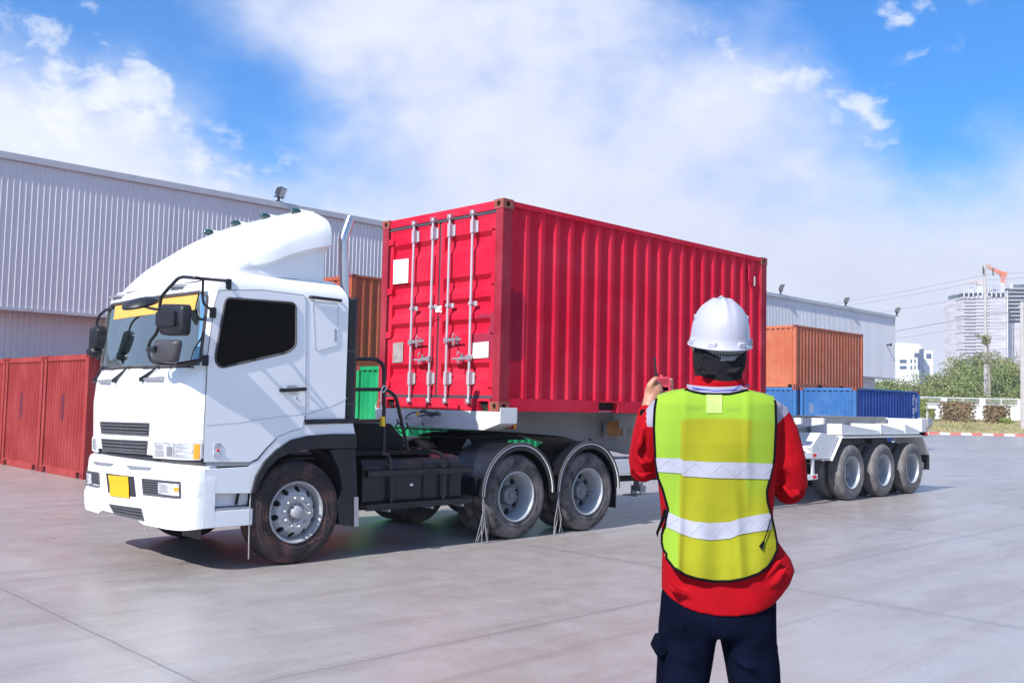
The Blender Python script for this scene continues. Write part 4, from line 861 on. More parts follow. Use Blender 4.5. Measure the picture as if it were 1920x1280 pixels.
# rear quarter vent window
rq = T('A', [(1358, 562), (1502, 572), (1505, 800), (1492, 815), (1385, 845), (1370, 832)]); side(rq, .004, .008, 'quarter_panel', M['white'], .03); seamline(rq, .004, .0035, 'panel_gap', 'crease', .03)
for k_ in range(7):
    a, b = T('A', [(1482, 725+k_*11), (1496, 724+k_*11)]); MB().bar(a+Vector((0, -.006, 0)), b+Vector((0, -.006, 0)), .004, .006).build('vent_slot', M['rubber'], tk, smooth=False)
a, b = T('A', [(1345, 540), (1515, 560)]); MB().tube([a+Vector((0, .0, 0)), a+Vector((0, -.03, 0)), b+Vector((0, -.03, 0)), b], .016, 8).build('grab_bar', M['black'], tk)
# lower cab side: white arch, black flare, belt trim
wa = T('B', [(1476, 190), (1790, 182), (1803, 252), (1650, 252), (1500, 262), (1390, 290), (1290, 355), (1215, 430), (1165, 520), (1140, 610), (1136, 632), (835, 634), (832, 478), (1118, 462), (1135, 440), (1180, 418), (1232, 352), (1305, 276), (1388, 238), (1464, 218)])
side(wa, .002, .06, 'wheel_arch_panel', M['white'], bevel=.004)
fl_ = T('B', [(1803, 250), (1650, 250), (1500, 260), (1388, 288), (1288, 353), (1212, 430), (1160, 520), (1136, 612), (1130, 632), (1152, 634), (1185, 560), (1230, 480), (1300, 410), (1400, 362), (1560, 346), (1806, 342)])
side(fl_, .03, .30, 'wheel_arch_flare', M['black'], bevel=.008)
bt = T('B', [(1476, 158), (1818, 150), (1822, 178), (1480, 190)]); side(bt, .025, .04, 'belt_trim', M['black'], bevel=.006)
# wheel house liner and mud guard behind the front wheel
mg = T('B', [(1640, 350), (1806, 342), (1828, 850), (1705, 835), (1690, 700), (1720, 600), (1700, 480)])
side(mg, .0, .32, 'rear_wheel_guard', M['black'], bevel=.006)
ml = T('B', [(1795, 655), (1822, 655), (1824, 845), (1797, 845)]); side(ml, .006, .004, 'guard_edge', M['steel'])
mb = MB()
for yy in (.32, 2.02): mb.lathe([(.70, -.06+.0), (.70, .06)], (-2.75, yy, .55), 'Y', 24, 1, 0, PI)
mb.lathe([(.63, .0), (.63, .30)], (-2.75, .01, .55), 'Y', 24, 1, .1, PI-.1); mb.lathe([(.63, .0), (.63, .30)], (-2.75, 2.09, .55), 'Y', 24, 1, .1, PI-.1)
mb.build('wheel_house', M['seam'], tk)
# side marker lamp
sm = T('K', [(1228, 345), (1300, 342), (1298, 482), (1226, 480)]); side(sm, .012, .012, 'side_marker', M['lens'], .02, bevel=.004)
p = T('K', [(1267, 412)])[0]; MB().sphere((p.x, YN-.014, p.z), .016, 1, .5, 1, 10, 6).build('marker_bulb', M['redlens'], tk)
# front: bumper
BX = [(.36, -3.98), (.42, -4.02), (.60, -4.03), (.64, -4.00), (.92, -4.0), (.985, -3.975), (1.0, -3.94)]
BI = [(.36, .03), (.42, .0), (.93, -.004), (.985, .008), (1.0, .03)]
def SB(s, z, off=0): return S(s, z, off, xf=lambda q: lerpt(BX, q), ins=lambda q: lerpt(BI, q), xs=-3.74+.02)
def bz0(s_):                                # lower edge: dips outboard of the middle step
    a = abs(s_); return .455 if a < .42 else .455-.05*min(1, (a-.42)/.12) if a < 1.1 else .405+.02*min(1, (a-1.1)/.3)
bs_l = [-1.44]+[i*.05 for i in range(-27, 28)]+[1.44]; bzl = [0, .12, .3, .33, .36, .5, .7, .9, .96, 1]
mb = MB(); V = {}
for i, s_ in enumerate(bs_l):
    for j, t in enumerate(bzl):
        z0_ = bz0(s_); z = z0_+(1.0-z0_)*t; V[i, j] = mb.b.verts.new(SB(s_, z)); 
for i in range(len(bs_l)-1):
    for j in range(len(bzl)-1): mb.fc([V[i, j], V[i+1, j], V[i+1, j+1], V[i, j+1]])
top = [mb.b.verts.new(SB(s_, .99, -.16 if abs(s_) < 1.1 else -.08)) for s_ in bs_l]; bot = [mb.b.verts.new(SB(s_, bz0(s_)+.01, -.08)) for s_ in bs_l]
for i in range(len(bs_l)-1): mb.fc([V[i, 9], V[i+1, 9], top[i+1], top[i]]); mb.fc([V[i, 0], bot[i], bot[i+1], V[i+1, 0]])
bump = mb.build('bumper', M['white'], tk, ang=50)
mb = MB(); mb.slab(lambda u, v_: S(-1.33+2.66*u, .99+.075*v_, -.025), 24, 1, lambda u, v_: S(-1.33+2.66*u, .99+.075*v_, -.16)-S(-1.33+2.66*u, .99+.075*v_, -.025)); mb.build('bumper_gap', M['seam'], tk)
for q0, q1 in ((.68, 1.30), (-1.30, -.85)):
    MB().slab(lambda u, v_: S(q0+(q1-q0)*u, .995+.05*v_, -.012), 10, 1, lambda u, v_: S(q0+(q1-q0)*u, .995+.05*v_, -.03)-S(q0+(q1-q0)*u, .995+.05*v_, -.012)).build('gap_trim', M['rubber'], tk)
def slatgrille(cr, quad, n, name, fn=S, parent=None, frame='grille', back='seam', slat='grille', tilt=.012, posts=1):
    q = quadS(cr, quad, fn); par = patch(q, -.01, .002, 8, 2, fn).build(name, M[back], parent or tk, smooth=False)
    border(q, .003, .008, fn, 6).build('grille_frame', M[frame], par); mb = MB()
    for i in range(n):
        v0 = (i+.72)/(n+.45); patch(q, .002, .012, 8, 1, fn, .01, .99, v0-.045*3/n, v0+.075*3/n, mb)
    for k_ in range(1, posts+1): patch(q, .002, .008, 1, 2, fn, k_/(posts+1)-.006, k_/(posts+1)+.006, 0, 1, mb)
    mb.build('grille_slats', M[slat], par, smooth=False); return par
slatgrille('K', [(192, 152), (642, 166), (634, 276), (203, 252)], 3, 'upper_grille')
slatgrille('K', [(203, 310), (626, 330), (616, 443), (216, 412)], 3, 'lower_grille')
slatgrille('K', [(276, 912), (568, 952), (592, 1056), (322, 996)], 3, 'bumper_grille', SB, bump)
for quad, lq, rq_ in (([(576, 676), (925, 705), (930, 852), (588, 818)], [(735, 706), (922, 720), (925, 835), (738, 812)], True), ([(48, 600), (180, 622), (186, 758), (66, 735)], [(75, 620), (112, 628), (120, 722), (88, 716)], False)):
    par = slatgrille('K', quad, 6, 'fog_lamp_grille', SB, bump, posts=0)
    q = quadS('K', lq, SB); patch(q, .004, .02, 6, 3, SB).build('fog_lamp', M['lens'], par, smooth=False, bevel=.004)
    patch(q, .02, .022, 4, 3, SB, .08, .45, .12, .8).build('reflector', M['reflector'], par, smooth=False)
    if rq_: patch(q, .02, .024, 3, 3, SB, .78, 1.0, .3, .62).build('turn_lamp', M['amber'], par, smooth=False)
# plate with black recesses either side
pr_ = quadS('K', [(240, 622), (500, 655), (520, 845), (262, 805)], SB); patch(pr_, -.01, .003, 6, 2, SB).build('plate_recess', M['seam'], bump, smooth=False)
pq = quadS('K', [(272, 640), (455, 655), (464, 853), (290, 830)], SB); patch(pq, .012, .016, 4, 2, SB).build('number_plate', M['plate'], bump, smooth=False)
for pts in ([(125, 512), (312, 532), (275, 550), (140, 535)], [(440, 548), (668, 568), (640, 588), (450, 575)]):
    patch(quadS('K', pts, SB), .001, .012, 6, 2, SB).build('bumper_step', M['steel'], bump, smooth=False)
# headlights
for pts, near in (([(680, 335), (1120, 345), (1112, 498), (682, 478)], True), ([(80, 296), (165, 306), (172, 428), (92, 412)], False)):
    q = quadS('K', pts); hl = patch(q, -.01, .004, 14, 4).build('headlight', M['lens'], tk, smooth=False); border(q, .004, .007, n=8).build('headlight_frame', M['whitetr'], hl)
    for (u0, u1, v0, v1, m_) in ((.05, .28, .15, .42, 'reflector'), (.06, .30, .5, .9, 'reflector'), (.36, .46, .25, .85, 'steel'), (.49, .505, .02, .98, 'steel'), (.53, .84, .12, .3, 'reflector'), (.53, .84, .4, .58, 'reflector'), (.53, .84, .68, .88, 'reflector')):
        patch(q, .004, .008, 5, 2, S, u0, u1, v0, v1).build('lamp_reflector', M[m_], hl, smooth=False)
    if near: patch(q, .004, .010, 3, 3, S, .87, .98, .08, .97).build('indicator', M['amber'], hl, smooth=False)
# hood panel gaps on the front
for pl_ in ([(885, -40), (893, 190), (905, 200), (895, 318)], [(85, 284), (400, 300), (893, 318), (1140, 322)]):
    pts = []
    for (x, y) in pl_: s_, z_ = onS(150+x/4.922, 760+y/4.922); pts.append((s_, z_))
    q = []
    for a, b in zip(pts, pts[1:]): q += [S(a[0]+(b[0]-a[0])*t/6, a[1]+(b[1]-a[1])*t/6, .0005) for t in range(6)]
    q.append(S(*pts[-1], .0005)); MB().tube(q, .003, 5).build('panel_gap', M['crease'], tk)
q = [S(1.375, 1.0+1.6*t/20, .001) for t in range(17)]; 
# lower side skirt with step
sk = T('K', [(1148, 572), (1560, 568), (1560, 806), (1150, 806)]); 
for yy, s in ((YN, 1), (YF, -1)):
    a, b = sk[0].x, -3.235; z75, z60, z57, z42 = .755, .60, .575, .42
    mb = MB(); y = lambda o: yy+s*o; bx = lambda o0, o1, z0, z1, x0=a, x1=b: mb.box(x0, x1, min(y(o0), y(o1)), max(y(o0), y(o1)), z0, z1)
    bx(.10, .12, z60, z75); bx(.0, .25, z42, z57); bx(.10, .2, .97, 1.06)
    mb.build('side_skirt', M['white'], tk, smooth=False, bevel=.008)
    mb = MB(); bx(.002, .11, z57+.001, z57+.02, a+.02, b-.02); bx(.02, .1, .985, 1.035, a+.02, b-.0); mb.build('step_tread', M['steel'], tk, smooth=False)
# spoiler
ST = [(-3.72, .86, 2.80, .0, 0), (-3.62, .97, 2.90, .01, .0), (-3.48, 1.04, 3.04, .04, 0.0), (-3.3, 1.10, 3.18, .09, .01), (-3.08, 1.14, 3.34, .16, .03), (-2.87, 1.15, 3.47, .24, .06), (-2.68, 1.16, 3.57, .31, .09), (-2.51, 1.165, 3.635, .36, .115), (-2.41, 1.16, 3.61, .39, .125)]
rings = []
for x, hw, zt, shelf, cut in ST:
    zb = 2.74+.08*min(1, (x+3.72)/.3)+(.02 if x > -3 else 0); ring = []; zs = zb+shelf; N_ = 30
    sk_ = hw-cut
    ring.append(Vector((x, YC+sk_, zb)))
    ring.append(Vector((x, YC+sk_, zb+(zs-zb)*.82)));
    for k_ in range(N_+1):
        th = PI*k_/N_; e = .42; cx, sy = math.cos(th), math.sin(th); ring.append(Vector((x+.0*sy, YC+hw*math.copysign(abs(cx)**e, cx), zs+(zt-zs)*abs(sy)**.62)))
    ring.append(Vector((x, YC-sk_, zb+(zs-zb)*.82))); ring.append(Vector((x, YC-sk_, zb))); rings.append(ring)
def lr(a, b, t): return [p.lerp(q_, t) for p, q_ in zip(a, b)]
rr_ = []
for i in range(len(rings)-1):
    for t in range(4):
        u = t/4; p0, p1, p2, p3 = rings[max(i-1, 0)], rings[i], rings[i+1], rings[min(i+2, len(rings)-1)]
        rr_.append([(b*2+(c-a)*u+(a*2-b*5+c*4-d)*u*u+(-a+b*3-c*3+d)*u**3)*.5 for a, b, c, d in zip(p0, p1, p2, p3)])
rr_.append(rings[-1]); mb = MB(); mb.loft(rr_); mb.build('roof_deflector', M['white'], tk, ang=38)
for px, py in ((389, 440), (440, 427), (495, 414), (552, 405)):
    p = P(px, py, 0, -2.62); yy = p.y; zt_ = 3.625 if .5 < yy < 1.9 else 3.60; mb = MB(); mb.sphere((-2.6, yy, zt_), .05, 1.5, .85, .75, 14, 8); l_ = mb.build('marker_lamp', M['green'], tk)
    MB().loft([[Vector((-2.56+.17*t, yy+.05*(1-t*.6)*math.cos(a*PI/6), zt_-.01+.03*t+.045*(1-t*.7)*math.sin(a*PI/6))) for a in range(12)] for t in (0, .35, .7, 1)]).build('lamp_fairing', M['white'], l_)
# little clearance lamps and grab handles above the windscreen
for s_ in (-.93, .55):
    a, b = S(s_-.13, 2.70, .05), S(s_+.13, 2.70, .05); mb = MB(); mb.loft([[p+Vector((-.01, 0, -.012)), p+Vector((-.01, 0, .01)), p+Vector((.06, 0, .02)), p+Vector((.06, 0, -.012))] for p in (a, a.lerp(b, .5)+Vector((-.01, 0, .004)), b)]); mb.bar(a.lerp(b, .2)+Vector((.03, 0, -.01)), a.lerp(b, .2)+Vector((.05, 0, -.06)), .02, .02); mb.bar(a.lerp(b, .8)+Vector((.03, 0, -.01)), a.lerp(b, .8)+Vector((.05, 0, -.06)), .02, .02); mb.build('roof_handle', M['steel'], tk)
# wipers
def onglass(cr, pts, off):
    a, b, s = CROP[cr]; return [S(*onS(a+x/s, b+y/s), off) for x, y in pts]
for (p0, p1, bl0, bl1) in (((100, 1128), (225, 985), (130, 1010), (330, 1000)), ((335, 1125), (500, 975), (300, 1000), (700, 980)), ((632, 1112), (835, 965), (640, 992), (1190, 980))):
    mb = MB(); q = onglass('J', [p0, p1], .03); mb.tube([q[0]+Vector((0, 0, -.0)), q[0].lerp(q[1], .35), q[1]], .012, 6, radii=[.02, .014, .009]); mb.build('wiper_arm', M['black'], tk)
    mb = MB(); q = onglass('J', [bl0, ((bl0[0]+bl1[0])/2, (bl0[1]+bl1[1])/2-8), bl1], .016); mb.tube(q, .007, 5); mb.build('wiper_blade', M['seam'], tk)
    mb = MB(); q = onglass('J', [p0], .015)[0]; mb.lathe([(.0, -.01), (.024, -.01), (.024, .02), (0, .03)], q, 'X', 10, -1); mb.build('wiper_pivot', M['rubber'], tk)
for a0, a1 in (((150, 1120), (290, 1105)), ((650, 1095), (870, 1075))):
    q = onglass('J', [a0, a1, (a1[0]-10, a1[1]+52), (a0[0]+15, a0[1]+30)], .006); mb = MB(); mb.prism(q, (-.02, 0, 0)); mb.build('cowl_vent', M['steel'], tk, smooth=False, bevel=.004)
# mirrors, near side: on a plane ahead of the corner
MX = -4.12
def TJ(pts, x=MX): return T('J', pts, 0, x)
mr = bpy.data.objects.new('mirror_assembly', None); COL.objects.link(mr); mr.parent = tk; mr.location = Vector(TJ([(800, 500)])[0])-wloc(tk)
ra, rb_, rc2 = T('J', [(1550, 75)], 1, .0)[0], T('J', [(1382, 385)], 1, YN)[0], T('J', [(1300, 905)], 1, YN)[0]
t0 = TJ([(1200, 5), (1060, -5), (1010, 10), (880, 150), (825, 215), (808, 360), (800, 540), (770, 620), (710, 690), (690, 750), (690, 840), (715, 905), (770, 935)])
MB().tube(smoothpath([ra+Vector((-.02, -.02, .03)), TJ([(1290, 15)], -4.0)[0]]+t0+[TJ([(1000, 945)], -4.0)[0], rc2+Vector((-.06, -.03, 0))], .06), .016, 8).build('mirror_arm', M['black'], mr)
MB().tube(smoothpath([TJ([(1285, 12)], -4.0)[0], TJ([(1278, 200)], -3.95)[0], TJ([(1290, 290)], -3.9)[0], rb_+Vector((-.02, -.03, .02))], .05), .012, 8).build('mirror_stay', M['black'], mr)
for p in (ra, rb_, rc2): mb = MB(); mb.obox(p+Vector((-.0, -.015, 0)), (Vector((1, 0, 0)), Vector((0, 1, 0)), Vector((0, 0, 1))), (.028, .02, .05)); mb.build('mirror_bracket', M['black'], mr, smooth=False, bevel=.008)
def mirror_head(quad, x, dep, name, m_='black', fl_=.75, rr=.06):
    q = roundpoly([Vector(p) for p in T('J', quad, 0, x)], rr, 5); c = sum(q, Vector())/len(q); rings_ = []
    for t, k_ in ((0, .6), (.25, .86), (.55, .97), (.9, 1), (1, .97)): rings_.append([c+(p-c)*(fl_+(1-fl_)*k_ if t < .5 else k_)+Vector((dep*(t-.3), 0, 0)) for p in q])
    par = MB().loft(rings_).build(name, M[m_], mr, ang=60)
    MB().prism([c+(p-c)*.93+Vector((dep*.7+.001, 0, 0)) for p in q], (.003, 0, 0)).build('mirror_glass', M['chrome'], par, smooth=False); return par
main = mirror_head([(835, 282), (1095, 290), (1075, 635), (820, 632)], MX, .09, 'main_mirror')
q = T('J', [(765, 372), (965, 362), (962, 530), (757, 528)], 0, MX-.055); MB().prism(roundpoly(q, .02), (.04, 0, 0)).build('mirror_mount', M['black'], mr, smooth=False, bevel=.006)
low = mirror_head([(745, 670), (1005, 680), (955, 938), (718, 930)], MX, .08, 'lower_mirror', 'mirrorgrey', .35, .05)
q = T('J', [(692, 790), (775, 778)], 0, MX-.03); MB().tube([q[0], q[1]], .028, 8).build('mirror_joint', M['black'], mr)
c_ = TJ([(600, 285)])[0]; nrm = Vector((-.35, -.1, .93)).normalized(); a_ = Vector((0, 1, 0)); a_ = (a_-nrm*a_.dot(nrm)).normalized(); b_ = nrm.cross(a_)
mb = MB(); rg = []
for h, r in ((.05, .03), (.045, .1), (.02, .165), (0, .18), (-.02, .175)): rg.append([c_+a_*r*math.cos(k_*PI/16)+b_*r*.95*math.sin(k_*PI/16)+nrm*h for k_ in range(32)])
mb.loft(rg); mb.build('round_mirror', M['black'], mr)
q = TJ([(655, 320), (700, 335), (800, 352)]); MB().tube(q, .014, 6).build('mirror_joint', M['black'], mr)
# far side mirror
q = T('J', [(305, 335), (240, 345), (165, 400), (130, 460), (125, 520)], 0, -3.98); q2 = T('J', [(125, 540), (115, 860), (150, 890)], 0, -3.98)
MB().tube(smoothpath(q+q2, .05), .014, 8).build('mirror_arm', M['black'], mr)
for quad, x in (([(88, 545), (170, 520), (190, 560), (170, 700), (150, 780), (72, 790)], -3.98), ([(60, 770), (130, 760), (140, 830), (100, 868), (55, 850)], -3.98)):
    qq = roundpoly(T('J', quad, 0, x), .03); c = sum(qq, Vector())/len(qq); MB().loft([[c+(p-c)*k_+Vector((d, 0, 0)) for p in qq] for k_, d in ((.6, -.06), (.95, -.04), (1, .02), (.95, .05))]).build('far_mirror', M['black'], mr, ang=60)
# exhaust, duct
p0, p1, p2, p3 = T('A', [(1545, 540), (1538, 320), (1535, 200), (1575, 90)], 1, .18)
mb = MB(); r_ = .05; mb.tube([p0+Vector((0, 0, -1.3)), p0, p1, p2+Vector((0, 0, -.03))], r_, 14); mb.build('exhaust_pipe', M['chrome'], tk)
mb = MB(); mb.tube([p2+Vector((0, 0, -.05)), p2+Vector((.005, 0, .0)), p2.lerp(p3, .35), p3], r_*1.05, 14); mb.build('exhaust_tip', M['chrome'], tk)
a, b = T('A', [(1578, 545), (1585, 1240)], 1, .10); mb = MB(); mb.tube([(a.x, .10, b.z-.02), (a.x, .10, a.z)], .085, 18); mb.build('intake_duct', M['satin'], tk)
for zz in (.12, .55, .98): MB().tube([(a.x, .10, b.z+(a.z-b.z)*zz), (a.x, .10, b.z+(a.z-b.z)*zz+.02)], .089, 18).build('duct_band', M['rubber'], tk)
# rear of cab: grab rails
def tubeL(pts, y, r, name, m_='satin', sm_=.12, par=None): return MB().tube(smoothpath(T('L', pts, 1, y), sm_, 6), r, 10).build(name, M[m_], par or tk)
tubeL([(95, 122), (245, 122), (300, 165), (302, 300), (298, 770)], .08, .022, 'grab_rail'); tubeL([(95, 338), (320, 338), (385, 385), (470, 765)], .12, .020, 'grab_rail')
q = T('L', [(292, 530), (309, 530), (309, 598), (292, 598)], 1, .055); MB().prism(q, (0, .05, 0)).build('yellow_tape', M['yellowtape'], tk, smooth=False)
MB().tube(T('L', [(280, 350), (300, 358), (322, 322), (300, 310), (282, 340), (275, 420), (285, 480)], 1, .05), .006, 5).build('cable_tie', M['sticker'], tk)
bx_ = T('L', [(95, 575), (350, 578), (442, 685), (440, 775), (95, 775)], 1, .35); MB().prism(bx_, (0, .5, 0)).build('equipment_box', M['chassis'], tk, smooth=False, bevel=.01)
q = T('L', [(0, 552), (284, 548), (284, 572), (0, 575)], 1, .1); MB().prism(q, (0, .1, 0)).build('cross_bar', M['satin'], tk, smooth=False)
mb = MB(); a, b = T('L', [(95, 772), (645, 768)], 1, .15); mb.box(a.x, b.x, .13, 1.0, a.z-.05, a.z-.0); 
for k_ in range(8): mb.box(a.x+(b.x-a.x)*k_/8, a.x+(b.x-a.x)*k_/8+.03, .12, 1.0, a.z, a.z+.012)
mb.build('catwalk', M['chassis'], tk, smooth=False)
# fuel tank and side guard
tkx0, tkx1 = -1.92, -.52
mb = MB(); ring = [(.06, .50), (.045, .56), (.045, .93), (.10, 1.0), (.2, 1.03), (.55, 1.03), (.62, .97), (.62, .55), (.55, .47), (.12, .46)]
mb.loft([[Vector((x, y, z)) for y, z in ring] for x in (tkx0, tkx1)]); tank = mb.build('fuel_tank', M['satin'], tk, smooth=False, bevel=.015)
for x in (-1.55, -1.1, -.72): MB().loft([[Vector((xx, .335+(y-.335)*1.012, .745+(z-.745)*1.012)) for y, z in ring] for xx in (x-.02, x+.02)]).build('tank_strap', M['chassis'], tank, smooth=False)
MB().lathe([(.05, 0), (.05, .06), (.04, .075), (0, .075)], (-1.02, .22, 1.03), 'Z', 14).build('tank_cap', mat('cap_brown', (.1, .03, .025), .5), tank)
MB().box(-1.28, -1.24, .042, .046, .70, .725).build('tank_label', M['sticker'], tank, smooth=False)
for z, sx in ((.855, (188, 925)), (.505, (188, 920))):
    a, b = -1.91, -.42; mb = MB(); mb.box(a, b, -.04, -.035, z-.035, z+.035); mb.box(a, b, -.04, .03, z+.03, z+.035); mb.box(a, b, -.04, .01, z-.035, z-.03); sg_ = mb.build('side_guard_rail', M['satin'], tk, smooth=False)
    mb = MB()
    for k_ in range(5): mb.lathe([(0, -.002), (.012, -.002), (.012, .002), (0, .002)], (-1.12+k_*.04, -.041, z) if z > .7 else (-1.42+k_*.035, -.041, z), 'Y', 8)
    mb.build('rail_slots', M['hole'], sg_)
for pts in ([(280, 790), (330, 800), (352, 850), (352, 1150)], [(640, 770), (690, 785), (722, 830), (722, 1120)]):
    tubeL(pts, .0, .019, 'side_guard_post', sm_=.08)
for x in (-1.6, -1.0, -.55): MB().box(x, x+.03, -.0, .3, .44, .47).build('side_guard_bracket', M['steel'], tk, smooth=False)
# chassis
mb = MB()
for y in (.76, 1.57): mb.box(-3.7, 2.45, y, y+.08, .72, .98)
for x in (-1.4, -.4, .95, 2.2): mb.box(x, x+.1, .84, 1.57, .75, .95)
mb.build('chassis_frame', M['chassis'], tk, smooth=False, bevel=.006)
mb = MB(); mb.box(-3.6, -2.35, .75, 1.65, .62, 1.45); mb.box(-2.35, -1.7, .95, 1.45, .55, .9); mb.build('engine', M['chassis'], tk, smooth=False, bevel=.04)
mb = MB()
for x in (-2.75, .3165, 1.6365): mb.tube([(x, .3, RW), (x, 2.1, RW)], .07, 10); mb.sphere((x, 1.2, RW), .2 if x > -1 else .09)
mb.tube([(-1.7, 1.2, .7), (.3, 1.2, .55)], .05, 8); mb.build('axles', M['chassis'], tk)
mb = MB(); mb.box(-2.2, -.5, 1.8, 2.40, .46, 1.0); mb.build('battery_box', M['satin'], tk, smooth=False, bevel=.03)
mb = MB()
for y in (.68, 1.67):
    for k_ in range(5): mb.loft([[Vector((.98+u*.62, yy, .62-.10*(1-u*u)+.028*k_+dz)) for yy, dz in ((y, 0), (y+.08, 0), (y+.08, .024), (y, .024))] for u in (-1, -.5, 0, .5, 1)])
mb.build('leaf_springs', M['chassis'], tk, smooth=False)
# fifth wheel
mb = MB(); mb.prism([(.1, .78, 1.20), (.35, .78, 1.235), (1.0, .78, 1.235), (1.25, .78, 1.18), (1.25, .78, 1.15), (.1, .78, 1.17)], (0, .86, 0))
for y in (.76, 1.56): mb.prism([(.3, y, 1.17), (.95, y, 1.17), (.8, y, 1.0), (.45, y, 1.0)], (0, .1, 0))
mb.box(.15, 1.15, .74, 1.68, .984, 1.012); mb.build('fifth_wheel', M['chassis'], tk, smooth=False, bevel=.01)
# rear fenders, white piping, mud flaps, frayed strands
for x in (.3165, 1.605):
    for ya, yb in ((-.07, .60), (1.80, 2.47)):
        near = ya < 1; mb = MB(); r0, r1 = .595, .605; a0, a1 = -.02, PI+.02; n = 26
        mb.slab(lambda u, v_: Vector((x+r0*math.cos(a0+(a1-a0)*u), ya+(yb-ya)*v_, .55+r0*math.sin(a0+(a1-a0)*u))), n, 2, lambda u, v_: Vector((.01*math.cos(a0+(a1-a0)*u), 0, .01*math.sin(a0+(a1-a0)*u))))
        f_ = mb.build('rear_fender', M['satin'], tk, ang=50); ye = ya if near else yb
        for rr, mm, rd_ in ((.580, 'sticker', .006), (.606, 'rubber', .011)): MB().tube([(x+rr*math.cos(a0+(a1-a0)*k_/n), ye, .55+rr*math.sin(a0+(a1-a0)*k_/n)) for k_ in range(n+1)], rd_, 6).build('fender_piping', M[mm], f_)
        MB().lathe([(.52, 0), (.597, 0)], (x, ye+(.003 if near else -.003), .55), 'Y', 26, 1, 0.0, PI).build('fender_lip', M['satin'], f_)
for yb in (.0, 1.85): MB().box(2.225, 2.235, yb, yb+.58, .26, .64).build('mud_flap', M['black'], tk, smooth=False)
MB().box(2.222, 2.228, -.012, .0, .25, .64).build('flap_edge', M['steel'], tk, smooth=False)
rs = random.Random(5)
for x, n in ((-.27, 7), (1.02, 4)):
    mb = MB(); L0 = Vector((x, -.06, .54))
    for k_ in range(n):
        e = Vector((x-.10+.25*k_/n+rs.uniform(-.02, .02), -.07+rs.uniform(-.03, .03), rs.uniform(.005, .04))); m1 = L0+Vector((rs.uniform(-.01, .02), 0, -.12)); m2 = m1.lerp(e, .5)+Vector((rs.uniform(-.03, .03), rs.uniform(-.02, .02), -.02)); mb.tube([L0, m1, m2, e], .0045, 4)
    mb.build('frayed_strands', M['strand'], tk)
q = T('B', [(445, 850), (468, 915), (462, 855)], 0, -3.98); MB().tube(q, .004, 4).build('hanging_wire', M['strand'], tk)
MB().tube([(-3.26, -.02, .76), (-3.27, -.03, .5), (-3.255, -.02, .1)], .006, 5).build('curb_feeler', M['strand'], tk)
MB().prism(T('B', [(690, 862), (810, 858), (810, 932), (690, 902)], 0, -3.5), (.01, 0, 0)).build('front_mud_flap', M['rubber'], tk, smooth=False)
for y, s in ((YN, 1), (YF, -1)):
    wheel(tk, -2.7463, y+.0*s, s, False, 'tyrebrown', True, spin=.2)
    wheel(tk, .3165, y, s, True, 'tyre', spin=.15); wheel(tk, 1.6265, y, s, True, 'tyre', spin=.5)
# air hoses between cab and trailer
hc = (('cable', [(455, 530), (500, 500), (560, 495), (640, 500), (690, 515)]), ('cable', [(450, 545), (520, 540), (570, 520), (640, 512), (690, 520)]), ('cable', [(575, 520), (535, 540), (525, 565), (560, 555), (578, 590)]), ('cable', [(390, 550), (420, 590), (445, 640), (470, 600), (455, 560), (500, 655)]), ('rubber', [(400, 570), (380, 600), (410, 640), (440, 650)]))
for m_, pts in hc: MB().tube(smoothpath(T('L', pts, 0, -.1 if pts[0][0] > 445 else -.8), .1, 4), .009, 6).build('air_hose', M[m_], tk)
mb = MB(); pts = []
a, b = T('L', [(560, 497)], 0, -.1)[0], T('L', [(695, 518)], 0, -.1)[0]
for k_ in range(90): t = k_/89; p = a.lerp(b, t); pts.append(p+Vector((math.cos(t*95)*.02, 0, math.sin(t*95)*.02+.02*math.sin(t*9))))
mb.tube(pts, .006, 5); mb.build('coiled_hose', M['rubber'], tk)

# ================================================================== TRAILER
tl = thing('semi_trailer', 'white skeletal container trailer with gooseneck and three rear axles', 'trailer', (6.3, 1.2, 0))
zt = H0-.003
MB().prism([Vector((0, -.02, zt)), Vector((0, -.02, 1.385)), Vector((0, .26, 1.30)), Vector((0, 2.18, 1.30)), Vector((0, 2.46, 1.385)), Vector((0, 2.46, zt))], (.28, 0, 0)).build('front_bolster', M['whitetr'], tl, smooth=False, bevel=.006)
for yy, s in ((-.02, 1), (2.46, -1)):
    MB().box(.0, .285, min(yy-s*.012, yy-s*.001), max(yy-s*.012, yy-s*.001), 1.39, zt+.05).build('corner_guide', M['whitetr'], tl, smooth=False, bevel=.003)
    for dx in (.36, .45): MB().sphere((dx, yy+s*.2, 1.35), .032, .7, 1, 1, 10, 6).build('front_lamp', M['redlens' if dx < .4 else 'amber'], tl)
    MB().box(.283, .47, min(yy+s*.21, yy+s*.25), max(yy+s*.21, yy+s*.25), 1.32, 1.38).build('lamp_bar', M['chassis'], tl, smooth=False)
mb = MB(); mb.prism([Vector((-.14, 0, 1.29)), Vector((-.12, 0, 1.27)), Vector((-.05, 0, 1.27)), Vector((-.05, 0, 1.29))], (0, 1.55, 0))
for v in mb.b.verts: v.co.y += .85
mb.build('tool_tray', M['rubber'], tl, smooth=False)
MB().box(-.135, -.12, 1.28, 1.55, 1.36, 1.44).build('hose_socket', M['steel'], tl, smooth=False)
MB().box(-.14, -.12, 1.36, 1.40, 1.45, 1.5).build('yellow_tag', M['yellowtape'], tl, smooth=False)
tg = mat('shaded_trailer_web', (.32, .3, .29), .6, var=.1, dirt=(.28, .25, .22), dirt_amt=.3, ds=3)  # dusty frame paint, darkened in colour for the shade under the container
prof_b = [(.28, 1.30), (1.0, 1.27), (1.9, 1.21), (2.5, 1.08), (3.4, .93), (12.1, .93)]
